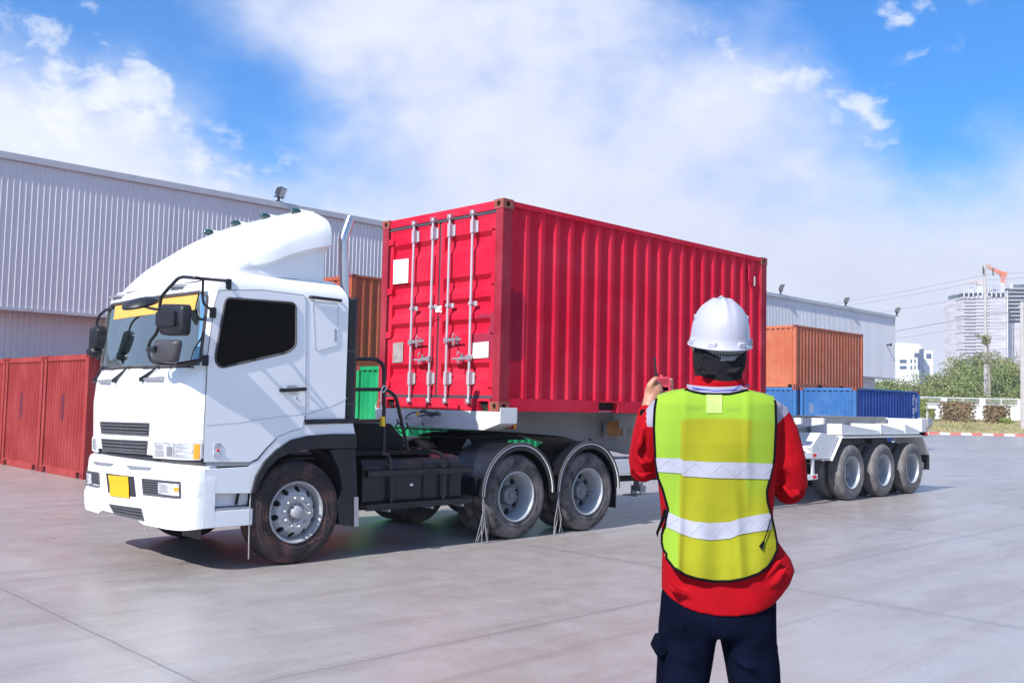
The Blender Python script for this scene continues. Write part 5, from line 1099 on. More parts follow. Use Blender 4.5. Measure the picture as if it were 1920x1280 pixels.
for y in (.70, 1.62):
    mb = MB(); up_ = [Vector((.28, y+.05, zt-.01)), Vector((12.1, y+.05, zt-.01))]; lo_ = [Vector((x, y+.05, z)) for x, z in prof_b[::-1]]
    mb.prism(up_+lo_, (0, .014, 0)); mb.box(.28, 12.1, y, y+.12, zt-.012, zt)
    for (xa, za), (xb, zb) in zip(prof_b, prof_b[1:]): mb.prism([Vector((xa, y, za)), Vector((xb, y, zb)), Vector((xb, y, zb-.014)), Vector((xa, y, za-.014))], (0, .12, 0))
    mb.build('main_beam', tg, tl, smooth=False)
mb = MB(); mb.prism([Vector((.28, .82, 1.28)), Vector((1.9, .82, 1.2)), Vector((1.9, .82, 1.18)), Vector((.28, .82, 1.25))], (0, .8, 0)); mb.build('kingpin_plate', M['chassis'], tl, smooth=False)
for x in (3.0, 4.4, 5.8, 7.2, 8.0, 9.6, 10.9):       # outriggers
    mb = MB()
    for y0_, y1_ in ((.02, .70), (1.74, 2.42)):
        o_, i_ = (y0_, y1_) if y0_ < 1 else (y1_, y0_); mb.prism([Vector((x, o_, zt-.0-.03)), Vector((x, o_, zt-.13)), Vector((x, i_, zt-.24)), Vector((x, i_, zt-.03))], (.07, 0, 0))
    mb.box(x, x+.07, .82, 1.62, zt-.2, zt-.06)
    if x not in (9.6, 10.9): mb.build('outrigger', M['whitetr'], tl, smooth=False)
for xx in (6.0, 12.15):
    mb = MB(); mb.box(xx, xx+.22, 0.0, 2.44, 1.24, zt-.02); mb.build('rear_bolster' if xx > 7 else 'middle_bolster', M['whitetr'], tl, smooth=False, bevel=.006)
# orange reflector panel in a cage
q = T('M', [(1228, 222), (1358, 225), (1356, 345), (1228, 342)], 1, .60); MB().prism(q, (0, .03, 0)).build('reflector_panel', M['orange'], tl, smooth=False)
mb = MB()
for a, b in (((1205, 215), (1205, 350)), ((1378, 218), (1378, 352)), ((1200, 215), (1385, 218)), ((1200, 348), (1385, 352)), ((1220, 215), (1220, 350)), ((1366, 218), (1366, 352)), ((1200, 280), (1225, 280)), ((1360, 283), (1385, 283))):
    p_, q_ = T('M', [a, b], 1, .585); mb.bar(p_, q_, .008, .008)
mb.build('reflector_cage', M['steel'], tl, smooth=False)
# landing gear
for y in (.32, 1.98):
    lg = bpy.data.objects.new('landing_leg', None); COL.objects.link(lg); lg.parent = tl; lg.location = Vector((3.12, y, 0))-wloc(tl)
    MB().box(3.05, 3.19, y-.07, y+.07, .62, 1.42).build('outer_tube', M['whitetr'], lg, smooth=False, bevel=.01)
    MB().box(3.07, 3.17, y-.05, y+.05, .42, .62).build('inner_tube', M['steel'], lg, smooth=False)
    mb = MB(); mb.prism([Vector((2.92, y-.13, .36)), Vector((3.27, y-.13, .36)), Vector((3.27, y-.13, .375)), Vector((2.92, y-.13, .375))], (0, .26, 0)); mb.box(3.06, 3.18, y-.09, y-.07, .375, .5); mb.box(3.06, 3.18, y+.07, y+.09, .375, .5); mb.tube([(3.12, y-.11, .45), (3.12, y+.11, .45)], .022, 10); mb.build('foot', M['steel'], lg, smooth=False)
mb = MB(); mb.bar((3.12, .32, .8), (3.12, 1.98, .8), .05, .05); mb.bar((2.35, .6, 1.15), (3.1, .34, .62), .04, .04); mb.build('leg_brace', M['rubber'], tl, smooth=False)
# side guard between leg and axles
for z in (.855, .48):
    mb = MB(); mb.box(3.3, 7.72, -.02, .01, z-.045, z+.045); g_ = mb.build('side_guard_rail', M['sticker'], tl, smooth=False)
    for k_ in range(8):
        xx = 7.68-k_*.58; MB().box(xx-.13, xx, -.0225, -.02, z-.03, z+.03).build('red_stripe', M['redw'], g_, smooth=False)
    MB().box(7.72, 7.724, -.018, .008, z-.04, z+.04).build('rail_end', M['redw'], g_, smooth=False)
for x in (3.5, 5.4, 7.55):
    mb = MB(); mb.box(x, x+.07, -.012, .02, .44, .9); mb.bar((x+.035, .03, .88), (x+.035, .68, 1.28), .05, .05); mb.build('side_guard_post', M['whitetr'], tl, smooth=False)
mb = MB(); mb.box(2.3, 3.3, .1, .6, .70, .9); mb.build('tool_box', M['whitetr'], tl, smooth=False, bevel=.01)
mb = MB(); mb.bar((2.2, .3, .62), (4.4, .3, .60), .06, .08); mb.build('lower_tie_bar', M['chassis'], tl, smooth=False)
# big mudguards over the three axles
for y0_, y1_ in ((-.01, .60), (1.84, 2.45)):
    pl_ = [(8.28, .74), (8.68, 1.175), (12.12, 1.175), (12.52, .76)]; th = .012; mb = MB()
    for (xa, za), (xb, zb) in zip(pl_, pl_[1:]): mb.prism([Vector((xa, y0_, za)), Vector((xb, y0_, zb)), Vector((xb, y0_, zb+th)), Vector((xa, y0_, za+th))], (0, y1_-y0_, 0))
    yl = y0_ if y0_ < 1 else y1_; mb.prism([Vector((8.68, yl, 1.187)), Vector((12.12, yl, 1.187)), Vector((12.12, yl, 1.14)), Vector((8.68, yl, 1.14))], (0, .008, 0))
    mb.build('axle_mudguard', M['whitetr'], tl, smooth=False)
    mb = MB(); mb.prism([Vector((8.30, yl+.004, .76)), Vector((8.15, yl+.004, .76)), Vector((8.05, yl+.004, 1.0)), Vector((8.4, yl+.004, 1.18)), Vector((8.68, yl+.004, 1.18))], (0, .006, 0))
    MB().box(8.0, 8.28, min(y0_+.03, y1_), max(y0_+.03, y1_)-.03, .755, .765).build('guard_base', M['whitetr'], tl, smooth=False)
    xs_ = (8.9, 10.0, 11.2)
    for x in xs_: MB().box(x, x+.06, y0_+.2, y0_+.26, 1.19, 1.30).build('mudguard_bracket', M['whitetr'], tl, smooth=False)
    MB().box(12.53, 12.54, y0_+.02, y1_-.02, .45, .78).build('mud_flap', M['black'], tl, smooth=False)
    ar = 1 if y0_ < 1 else -1
    MB().tube([(9.1, y0_+.45, 1.05), (10.3, y0_+.45, 1.05)], .1, 12).build('air_tank', M['rubber'], tl); MB().tube([(10.6, y0_+.45, 1.05), (11.3, y0_+.45, 1.05)], .1, 12).build('air_tank', M['rubber'], tl)
for xc, nm in ((8.02, 'white_box'),):
    mb = MB(); mb.prism([Vector((7.75, .04, .78)), Vector((8.28, .04, .78)), Vector((8.62, .04, 1.18)), Vector((7.95, .04, 1.24)), Vector((7.62, .04, 1.0))], (0, .56, 0)); mb.build('front_guard_panel', M['whitetr'], tl, smooth=False, bevel=.006)
for x0_, x1_ in ((8.75, 10.3), (10.35, 11.4), (11.45, 12.15)):
    mb = MB(); mb.prism([Vector((x0_, .05, 1.2)), Vector((x1_, .05, 1.2)), Vector((x1_, .05, 1.27)), Vector((x0_, .05, 1.40))], (0, .62, 0)); mb.build('deck_plate', M['whitetr'], tl, smooth=False)
mb = MB()
for x in (9.0247, 10.3347, 11.6447):
    mb.tube([(x, .3, RW), (x, 2.1, RW)], .07, 10)
    for y in (.72, 1.6): mb.box(x-.5, x+.5, y, y+.09, .66, .76); mb.box(x-.66, x-.52, y, y+.09, .7, .95)
mb.build('axles', M['chassis'], tl, smooth=False)
# rear end: lamps, lock post, underrun bar
mb = MB(); mb.box(12.37, 12.62, -.04, .18, zt-.16, zt-.0); mb.box(12.37, 12.62, 2.26, 2.48, zt-.16, zt); mb.prism([Vector((12.37, .0, 1.3)), Vector((12.6, .0, 1.38)), Vector((12.6, .0, 1.36)), Vector((12.37, .0, 1.2))], (0, .02, 0)); mb.build('rear_corner_lock', M['steel'], tl, smooth=False, bevel=.01)
mb = MB(); mb.box(12.37, 12.42, .05, 2.39, 1.16, 1.3); mb.build('lamp_panel', M['chassis'], tl, smooth=False)
for y in (.1, .24, 2.2, 2.34): MB().lathe([(.0, .0), (.06, .0), (.06, .05), (0, .06)], (12.42, y, 1.22), 'X', 14, 1).build('tail_lamp', M['redlens'], tl)
for y in (.02, 2.42): MB().sphere((12.40, y, 1.2), .05, 1, .8, 1, 10, 6).build('side_lamp', M['redlens'], tl)
mb = MB(); mb.box(12.4, 12.47, .1, 2.34, .48, .6); mb.box(12.42, 12.46, .7, .76, .6, 1.2); mb.box(12.42, 12.46, 1.68, 1.74, .6, 1.2); mb.build('underrun_bar', M['whitetr'], tl, smooth=False)
for x in (9.0247, 10.3347, 11.6447):
    for y, s in ((YN, 1), (YF, -1)): wheel(tl, x, y, s, True, 'tyregrey', white=True, spin=x)
# ================================================================== PERSON
DP = 3.2; PW = .001776
def wpt(px, py, dd=0): return PD(px, py, DP+dd)
pbase = wpt(1350, 1000); pbase.z = 0
pn = thing('person', 'worker seen from behind in white helmet, red jacket and yellow safety vest', 'person', pbase)
def itp(tab, x):
    if x <= tab[0][0]: return tab[0][1:]
    for a, b in zip(tab, tab[1:]):
        if x <= b[0]: t = (x-a[0])/(b[0]-a[0]); return tuple(p+(q-p)*t for p, q in zip(a[1:], b[1:]))
    return tab[-1][1:]
def remesh(mb, name, mats, parent, vox, sm=4, smf=.5):
    me = bpy.data.meshes.new('tmp'); mb.b.to_mesh(me); mb.b.free(); o = bpy.data.objects.new('tmp', me); COL.objects.link(o)
    r = o.modifiers.new('r', 'REMESH'); r.mode = 'VOXEL'; r.voxel_size = vox; r.use_smooth_shade = True
    s = o.modifiers.new('s', 'SMOOTH'); s.iterations = sm; s.factor = smf
    dg = bpy.context.evaluated_depsgraph_get(); me2 = bpy.data.meshes.new_from_object(o.evaluated_get(dg)); bpy.data.objects.remove(o)
    L_ = wloc(parent)
    for v in me2.vertices: v.co = v.co-L_
    for p in me2.polygons: p.use_smooth = True
    me2.name = name; me2.materials.clear()
    for mm in mats: me2.materials.append(M[mm] if isinstance(mm, str) else mm)
    o2 = bpy.data.objects.new(name, me2); COL.objects.link(o2); o2.parent = parent; return o2
# ----- body: one continuous skin surface
mb = MB(); hc_ = wpt(1349, 648, .0); U3 = Vector((0, 0, 1))
def ell(c, a, b, h, seg=20): 
    c = Vector(c); R_ = []
    for j in range(1, 12): ph = PI*j/12; R_.append([c+Rd*a*math.sin(ph)*math.cos(2*PI*k_/seg)+Fd*b*math.sin(ph)*math.sin(2*PI*k_/seg)+U3*h*math.cos(ph) for k_ in range(seg)])
    mb.loft(R_)
ell(hc_, .074, .092, .112); ell(hc_+Fd*.045+U3*-.045, .055, .055, .07)
mb.tube([hc_+Fd*.095+U3*.0, hc_+Fd*.118+U3*-.025], .012, 8, radii=[.009, .015]); mb.tube([hc_+Fd*.088-Rd*.022+U3*-.06, hc_+Fd*.092+U3*-.062, hc_+Fd*.088+Rd*.022+U3*-.06], .009, 8)
for s in (-1, 1): mb.sphere(hc_+Rd*s*.078, .022, .6, 1, 1.3, 10, 6); mb.sphere(hc_+Fd*.078+Rd*s*.03+U3*.005, .014, 1, 1, .8, 10, 6)
mb.tube([hc_+U3*-.07, wpt(1348, 735, .0)], .06, 14, radii=[.055, .06])
tr_ = [(735, 1300, 1395, .07), (760, 1245, 1445, .085), (830, 1243, 1448, .10), (960, 1262, 1432, .09), (1100, 1256, 1440, .10), (1160, 1258, 1438, .10)]
def ring(py, l, r, b, dc=0, seg=36, e=.85, drop=0, dip=0):
    c = wpt((l+r)/2, py, dc); a = (wpt(r, py, dc)-wpt(l, py, dc)).length/2; out = []
    for k_ in range(seg):
        t = 2*PI*k_/seg; ct, st_ = math.cos(t), math.sin(t)
        out.append(c+Rd*a*math.copysign(abs(ct)**e, ct)+Fd*b*math.copysign(abs(st_)**e, st_)+U3*(-drop*abs(st_)**1.5+dip*ct))
    return out
mb.loft([ring(y, l, r, b) for y, l, r, b in tr_])
SL, EL, WL_ = wpt(1240, 775, .0), wpt(1208, 880, .02), wpt(1216, 765, .22); SR, ER, WR = wpt(1456, 775, 0), wpt(1486, 905, .02), wpt(1415, 850, .28)
mb.tube([SL, EL, WL_], .04, 10, radii=[.042, .026, .025]); mb.tube([SR, ER, WR], .04, 10, radii=[.042, .028, .024])
for hx, kx, fx in ((1290, 1274, 1270), (1404, 1424, 1430)): mb.tube([wpt(hx, 1150, 0), wpt(kx, 1400, .0), wpt(fx, 1640, .0)], .08, 14, radii=[.07, .045, .04])
# hands: palm, four fingers, thumb
HP = wpt(1227, 733, .235)                         # palm centre, left of the radio
mb.tube([WL_, WL_.lerp(HP, .5), HP, wpt(1228, 716, .24)], .02, 12, radii=[.026, .029, .034, .024])
RC = wpt(1243, 722, .25)
for i, (py, ext) in enumerate(((712, 2), (720, 7), (729, 8), (738, 3))):
    k0 = wpt(1229, py, .27); mb.tube([HP.lerp(k0, .4), k0, wpt(1238, py-1, .296), wpt(1252, py, .293), wpt(1259, py+1, .268), wpt(1259-(4 if i in (0, 3) else 0), py+2, .248)], .009, 8, radii=[.013, .0105, .0098, .0095, .0088, .006])
mb.tube([wpt(1220, 738, .22), wpt(1219, 722, .212), wpt(1226, 713, .208), wpt(1232, 707, .212)], .011, 8, radii=[.017, .014, .012, .008])
HP2 = wpt(1396, 838, .30); mb.tube([WR, HP2], .026, 10, radii=[.026, .03])
for i in range(4): mb.tube([HP2+U3*(.024-.016*i), HP2-Rd*.04+Fd*.012+U3*(.024-.016*i), HP2-Rd*.062+Fd*(-.012)+U3*(.022-.016*i)], .009, 8, radii=[.011, .0095, .007])
mb.tube([HP2+U3*.02, HP2+U3*.045-Rd*.02-Fd*.01, HP2+U3*.05-Rd*.04-Fd*.01], .01, 8, radii=[.014, .011, .008])
body = remesh(mb, 'body', ['skin'], pn, .0048, 3)
# ----- boots
for fx in (1270, 1430):
    mb = MB(); f = wpt(fx, 1640, 0); b0 = Vector((f.x, f.y, 0)); mb.loft([[b0+Rd*a*math.cos(t*PI/8)+Fd*(c+b*math.sin(t*PI/8))+U3*z for t in range(16)] for z, a, b, c in ((0, .05, .14, .06), (.03, .055, .145, .06), (.08, .05, .12, .045), (.12, .045, .07, .0), (.24, .05, .055, -.01))]); mb.build('boot', M['cloth_black'], pn)
# ----- trousers
mb = MB(); mb.loft([ring(1085, 1252, 1446, .105), ring(1112, 1241, 1453, .125), ring(1150, 1238, 1453, .128), ring(1172, 1237, 1452, .122), ring(1185, 1240, 1449, .11)])
for side_ in (0, 1):
    rr = ([(1135, 1240, 1352, .11), (1170, 1236, 1346, .112), (1200, 1235, 1340, .108), (1240, 1233, 1334, .10), (1280, 1231, 1327, .096), (1400, 1232, 1312, .085), (1520, 1234, 1304, .075), (1625, 1236, 1306, .075)] if not side_ else
          [(1135, 1340, 1452, .11), (1170, 1346, 1452, .112), (1200, 1352, 1453, .108), (1240, 1360, 1459, .10), (1280, 1367, 1461, .096), (1400, 1384, 1466, .085), (1520, 1392, 1468, .075), (1625, 1392, 1468, .075)])
    mb.loft([ring(y, l, r, b, 0, 28) for y, l, r, b in rr])
rnd = random.Random(4)
for (a, b) in (((1250, 1165), (1310, 1182)), ((1380, 1190), (1440, 1172)), ((1390, 1215), (1450, 1190)), ((1255, 1180), (1322, 1200)), ((1262, 1225), (1320, 1250)), ((1375, 1240), (1440, 1262)), ((1300, 1135), (1345, 1168)), ((1400, 1140), (1352, 1168))):
    mb.tube([wpt(*a, -.09), wpt((a[0]+b[0])/2, (a[1]+b[1])/2+2, -.112), wpt(*b, -.084)], .012, 8, radii=[.004, .009, .004])
tro = remesh(mb, 'trousers', ['navy'], pn, .009, 6)
for pts, s in (([(1238, 1198), (1258, 1206), (1256, 1222), (1237, 1236), (1227, 1222)], -1), ([(1446, 1196), (1457, 1205), (1461, 1215), (1457, 1229), (1444, 1236)], 1)):
    mb = MB(); mb.prism([wpt(x, y, -.075) for x, y in pts], Fd*.11); mb.build('cargo_pocket', M['navy'], tro, bevel=.008)
for pts in ([(1349, 1120), (1348, 1150), (1345, 1172)],): MB().tube([wpt(x, y, -.128) for x, y in pts], .0012, 4).build('seam_stitching', M['bind'], tro)
# ----- jacket
mb = MB(); JT = [(722, 1298, 1396, .07), (732, 1274, 1420, .088), (742, 1240, 1447, .10), (756, 1222, 1466, .112), (785, 1222, 1466, .12), (830, 1226, 1462, .125), (900, 1234, 1452, .12), (960, 1240, 1446, .118), (1005, 1242, 1452, .122), (1025, 1243, 1466, .128), (1042, 1243, 1479, .132), (1062, 1242, 1486, .136), (1082, 1242, 1478, .137), (1098, 1242, 1464, .136), (1108, 1242, 1452, .135)]
rings_ = [ring(y, l, r, b, 0, 48, .8, drop=max(0, (y-1040)/68)*.053, dip=max(0, (y-1062)/46)*.0) for y, l, r, b in JT]; rings_.append([p-U3*.0+(pbase+U3*p.z-p).normalized()*.012 for p in rings_[-1]]); mb.loft(rings_)
mb.tube([wpt(1250, 770, .0), wpt(1222, 800, .0), wpt(1212, 845, .01), wpt(1207, 880, .03)], .05, 14, radii=[.058, .052, .050, .046])
mb.tube([wpt(1207, 884, .02), wpt(1203, 860, .09), wpt(1206, 815, .15), wpt(1213, 775, .21), wpt(1215, 766, .22)], .045, 14, radii=[.046, .045, .038, .033, .031])
mb.tube([wpt(1443, 775, 0), wpt(1464, 815, .0), wpt(1476, 865, .0), wpt(1482, 915, .02)], .06, 14, radii=[.062, .060, .061, .058])
mb.tube([wpt(1482, 918, .02), wpt(1470, 905, .10), wpt(1440, 875, .2), wpt(1418, 852, .27)], .05, 12, radii=[.054, .05, .042, .036])
# cloth folds
for q in ([(1462, 800), (1480, 840), (1489, 885)], [(1450, 840), (1468, 875), (1500, 900)], [(1462, 905), (1485, 930), (1502, 925)], [(1190, 850), (1205, 868), (1226, 866)], [(1188, 882), (1206, 893), (1224, 884)], [(1205, 800), (1200, 830), (1190, 855)], [(1470, 1045), (1440, 1075), (1395, 1100)], [(1478, 1060), (1455, 1090), (1420, 1108)], [(1245, 1085), (1262, 1105), (1300, 1120)]):
    dd = -.045 if q[0][1] < 950 else -.118
    mb.tube([wpt(q[0][0], q[0][1], dd), wpt(q[1][0], q[1][1], dd-.008), wpt(q[2][0], q[2][1], dd+.004)], .01, 8, radii=[.005, .013, .005])
jm = mat('jacket_cloth', (.31, .002, .007), .8, spec=.1, var=.15, vs=5, bump=.35, bs=12); nt_ = jm.node_tree; at_ = nd(nt_, 'ShaderNodeAttribute', attribute_name='patch'); b_ = nt_.nodes['Principled BSDF']
nt_.links.new(mixc(nt_, F(nt_, at_.outputs['Fac']).ramp(.4, .6), b_.inputs['Base Color'].links[0].from_socket, (.27, .25, .32)), b_.inputs['Base Color'])
jk = remesh(mb, 'jacket', [jm], pn, .0065, 5); at_ = jk.data.attributes.new('patch', 'FLOAT', 'POINT')
for i, v in enumerate(jk.data.vertices):
    w_ = v.co+pbase; px, py = proj(w_); d_ = (w_-pbase).dot(Fd); ok = d_ < .16
    l_ = (px < 1240) and py < 802-(1240-px)*.0+(px-1226)*.1 and px > 1212 and py > 735
    r_ = px > 1444 and py < 802-(px-1450)*1.0 and py > 735
    at_.data[i].value = 1.0 if ok and (l_ or r_) and py < 803 else 0.0
# collar
mb = MB(); cr_ = []
for py, l, r, b, dc in ((730, 1288, 1404, .07, .0), (724, 1295, 1398, .078, -.0), (706, 1303, 1391, .072, .0), (704, 1305, 1389, .068, .0), (722, 1300, 1393, .072, 0)): cr_.append(ring(py, l, r, b, dc, 36, .95))
mb.loft(cr_, True, False); mb.build('collar', M['red_cloth'], jk, ang=60)
# grey yoke and shoulder patches lie on the jacket
def jsurf(px, py, off):
    l, r, b = itp(JT, py); c_ = (l+r)/2; u = max(-.999, min(.999, (px-c_)/((r-l)/2))); dd = -(b)*(1-abs(u)**(2/.8))**(.4)-off; return wpt(px, py, dd)
mb = MB(); mb.slab(lambda u, v_: jsurf(1288+(1406-1288)*u, 725+18*v_-5*abs(2*u-1)**2, .012), 20, 3, lambda u, v_: Fd*.004); mb.build('yoke', M['grey_cloth'], jk)
MB().lathe([(.0, -.012), (.016, -.01), (.016, .01), (0, .012)], wpt(1209, 775, .17), 'X', 10).build('cuff_tab', M['bind'], jk)
mb = MB(); mb.prism([wpt(1194, 806, .03), wpt(1200, 802, .03), wpt(1196, 820, .03), wpt(1192, 822, .03)], Fd*.01); mb.build('sleeve_badge', mat('badge_green', (.02, .3, .12), .6), jk, smooth=False)
MB().tube([wpt(1297, 727, -.088), wpt(1340, 733, -.1), wpt(1375, 731, -.098), wpt(1390, 722, -.09)], .0022, 6).build('blue_lanyard', mat('lanyard_blue', (.02, .05, .4), .6), pn)
# ----- vest
VL = [(728, 1284), (742, 1232), (765, 1227.5), (800, 1226), (863, 1229), (896, 1234), (916, 1242), (955, 1253), (985, 1247), (1000, 1241), (1017, 1241), (1039, 1246), (1060, 1258), (1095, 1290)]
VR = [(728, 1402), (745, 1451), (754, 1454), (793, 1455), (860, 1452), (893, 1445), (919, 1438), (939, 1439), (962, 1445), (991, 1452), (1017, 1457), (1030, 1457), (1053, 1449), (1070, 1440), (1095, 1410)]
VTOP = [(0, 742), (.12, 734), (.25, 730), (.31, 734.5), (.40, 738), (.5, 739), (.62, 738.5), (.70, 735), (.77, 731), (.88, 737), (1, 745)]
VBOT = [(0, 1030), (.04, 1046), (.1, 1063), (.2, 1077), (.3, 1084), (.45, 1089.5), (.6, 1089), (.72, 1084), (.84, 1075), (.92, 1062), (.97, 1046), (1, 1030)]
def vsurf(px, py, off=0, front=False):
    l, r, b = itp(JT, py); l -= 6; r += 6; r = min(r, 1472); c_ = (l+r)/2; u = (px-c_)/((r-l)/2)
    dd = -(.078+max(0, b-.062)*max(.0, 1-min(1, abs(u))**2.4)**.5)
    lowr = max(0, min(1, (py-880)/150)); f = .007*math.exp(-((px-1279+.05*(py-900))/7)**2)*(.3+lowr) + .008*lowr*math.exp(-((px-1386-.07*(py-1000))/9)**2)+.005*math.exp(-((px-1402)/8)**2)*(1-lowr)+.004*math.sin(px*.045+py*.018)+.004*lowr*math.sin(px*.11+1.3)
    dd -= f+off
    if front: px = 1346+(px-1346)*(.97-.05*lowr)
    p = wpt(px, py, -dd if front else dd)
    return p
def vpt(u, v_, off=0, front=False):
    t_, b_ = itp(VTOP, u)[0], itp(VBOT, u)[0]; py = t_+(b_-t_)*v_; l, r = itp(VL, py)[0], itp(VR, py)[0]
    if py > 1039: l, r = 1241+(0), 1457; l = min(l+(py-1039)*.0, 1260)
    if py < 745: l, r = 1232, 1451
    return (l+(r-l)*u, py)
lime = mat('vest_lime', (.25, .41, .032), .7, var=.05, vs=8, bump=.5, bs=500); oliv = mat('vest_yellow', (.38, .40, .012), .7, var=.06, vs=10, bump=.5, bs=500); pale = mat('vest_label', (.36, .58, .13), .5, var=.05)
def sms(a, b, x): t = max(0, min(1, (x-a)/(b-a))); return t*t*(3-2*t)
def vestmat():
    mt = mat('vest_mesh_cloth', (.30, .30, .012), .8, var=.05, vs=10, bump=.5, bs=500, spec=.2); nt = mt.node_tree; b = nt.nodes['Principled BSDF']; at = nd(nt, 'ShaderNodeAttribute', attribute_name='lining')
    src = b.inputs['Base Color'].links[0].from_socket; nt.links.new(mixc(nt, F(nt, at.outputs['Fac']), src, (.25, .41, .032)), b.inputs['Base Color']); return mt
vmt = vestmat()
def vestpanel(front):
    mb = MB(); nu, nv = 84, 110; val = []
    def mk(off):
        A = []
        for i in range(nu+1):
            c_ = []
            for j in range(nv+1):
                px, py = vpt(i/nu, j/nv); c_.append(mb.b.verts.new(vsurf(px, py, off, front)))
                val.append(max(sms(786, 781, py-9*((px-1340)/100)**2), sms(1279, 1275, px+.02*(py-783)), .75*sms(1392, 1398, px+.1*(py-950))*sms(965, 880, py)))
            A.append(c_)
        return A
    A, B = mk(0), mk(-.004)
    for i in range(nu):
        for j in range(nv): mb.fc([A[i][j], A[i+1][j], A[i+1][j+1], A[i][j+1]]); mb.fc([B[i][j], B[i][j+1], B[i+1][j+1], B[i+1][j]])
    o = mb.build('vest_front' if front else 'vest', vmt, pn, ang=60); at = o.data.attributes.new('lining', 'FLOAT', 'POINT')
    for i, q in enumerate(val): at.data[i].value = q
    return o
vest = vestpanel(False); vf = vestpanel(True)
edge = [(i/40, 0) for i in range(41)]+[(1, j/30) for j in range(1, 31)]+[(1-i/40, 1) for i in range(1, 41)]+[(0, 1-j/30) for j in range(1, 30)]
e_side = [(0, .02+.98*j/40) for j in range(41)]+[(i/50, 1) for i in range(1, 51)]+[(1, 1-.98*j/40) for j in range(1, 41)]; e_neck = [(.235+.545*i/30, 0) for i in range(31)]
for fr, par in ((False, vest), (True, vf)):
    for ee in (e_side, e_neck): MB().tube([vsurf(*vpt(u, v_), .001, fr) for u, v_ in ee], .0042, 8).build('binding', M['bind'], par)
for u0, u1 in ((.0, .25), (.77, 1.0)):           # over the shoulders
    mb = MB(); mb.slab(lambda u, v_: (lambda a, b: a.lerp(b, v_)+U3*(.005*math.sin(PI*v_)))(vsurf(*vpt(u0+(u1-u0)*u, 0), 0), vsurf(*vpt(u0+(u1-u0)*u, 0), 0, True)), 6, 10, lambda u, v_: U3*-.003); mb.build('shoulder_strap', lime, vest)
B1T = [(1229, 858), (1277, 859), (1280, 863), (1340, 866), (1400, 867), (1452, 869)]; B1B = [(1229, 884), (1277, 887), (1280, 892), (1340, 896), (1400, 897), (1450, 898)]
B2T = [(1250, 958), (1276, 970), (1300, 977), (1331, 980), (1370, 978), (1385, 972), (1420, 965), (1447, 961)]; B2B = [(1247, 986), (1276, 1000), (1300, 1008), (1331, 1012), (1370, 1009), (1385, 1002), (1420, 996), (1452, 991)]
for tt, bb_ in ((B1T, B1B), (B2T, B2B)):
    for fr, par in ((False, vest), (True, vf)):
        mb = MB(); x0, x1 = tt[0][0], tt[-1][0]
        def bf(u, v_, o=.003):
            x = x0+(x1-x0)*u; a, b = itp(tt, x)[0], itp(bb_, x)[0]; py = a+(b-a)*v_; l, r = itp(VL, py)[0]+1, itp(VR, py)[0]-1; return vsurf(max(l, min(r, x)), py, o, fr)
        mb.slab(bf, 60, 5, lambda u, v_: Fd*(.002 if not fr else -.002)); band = mb.build('reflective_band', M['reflective'], par, ang=60)
        if not fr:
            n = 9; mb = MB()
            for k_ in range(n): mb.tube([bf((k_+t/6)/n, (.12+.76*(t/6) if k_ % 2 else .88-.76*(t/6)), .0045) for t in range(7)], .0005, 4)
            mb.build('band_pattern', M['bandline'], band)
mb = MB(); mb.slab(lambda u, v_: vsurf(1324.5+29.5*u, 739+35*v_, .003), 6, 6, lambda u, v_: Fd*.002); lab = mb.build('label_patch', pale, vest)
gm_ = mat('vest_ghost', (.20, .36, .03), .7)
M['vghost'] = gm_
for s_, cx in (('YACCM', 1303), ('XBRRO', 1374)):
    o = text_mesh('ghost_lettering', s_, 10, 'vghost', vest, (0, 0, 0), (1, 0, 0), (0, 1, 0), .0, flip=True)
    for v in o.data.vertices:
        q = v.co+wloc(vest); v.co = vsurf(cx+q.x*.95, 768-q.y*.9+(2 if cx > 1340 else 0), .0012)-wloc(vest)
# straps at the sides
mb = MB(); mb.slab(lambda u, v_: wpt(1243+9*u*(1-.2*v_)+5*math.sin(v_*3), 916+42*v_, -.045+.05*u), 3, 8, lambda u, v_: Fd*.003); mb.slab(lambda u, v_: wpt(1244-14*v_**1.3+(8-3*v_)*u, 955+43*v_, -.05-.01*math.sin(v_*PI)), 3, 8, lambda u, v_: Fd*.003); mb.slab(lambda u, v_: wpt(1230+3*u+3*v_, 998+10*v_-14*v_*u, -.05), 2, 4, lambda u, v_: Fd*.003); mb.build('side_strap', M['bind'], vest)
MB().tube([wpt(1439, 920, -.06), wpt(1441, 940, -.07), wpt(1444, 965, -.08), wpt(1446, 975, -.09)], .004, 6).build('side_strap', M['bind'], vest)
mb = MB(); q = [vsurf(1445, 973, .006), vsurf(1438, 998, .009), vsurf(1430, 1020, .012)]; mb.tube(q, .0018, 5); mb.prism([vsurf(1432, 1012, .012), vsurf(1423, 1024, .012), vsurf(1430, 1030, .012), vsurf(1434, 1015, .012)], Fd*.002); mb.build('hanging_strap', M['bind'], vest, smooth=False)
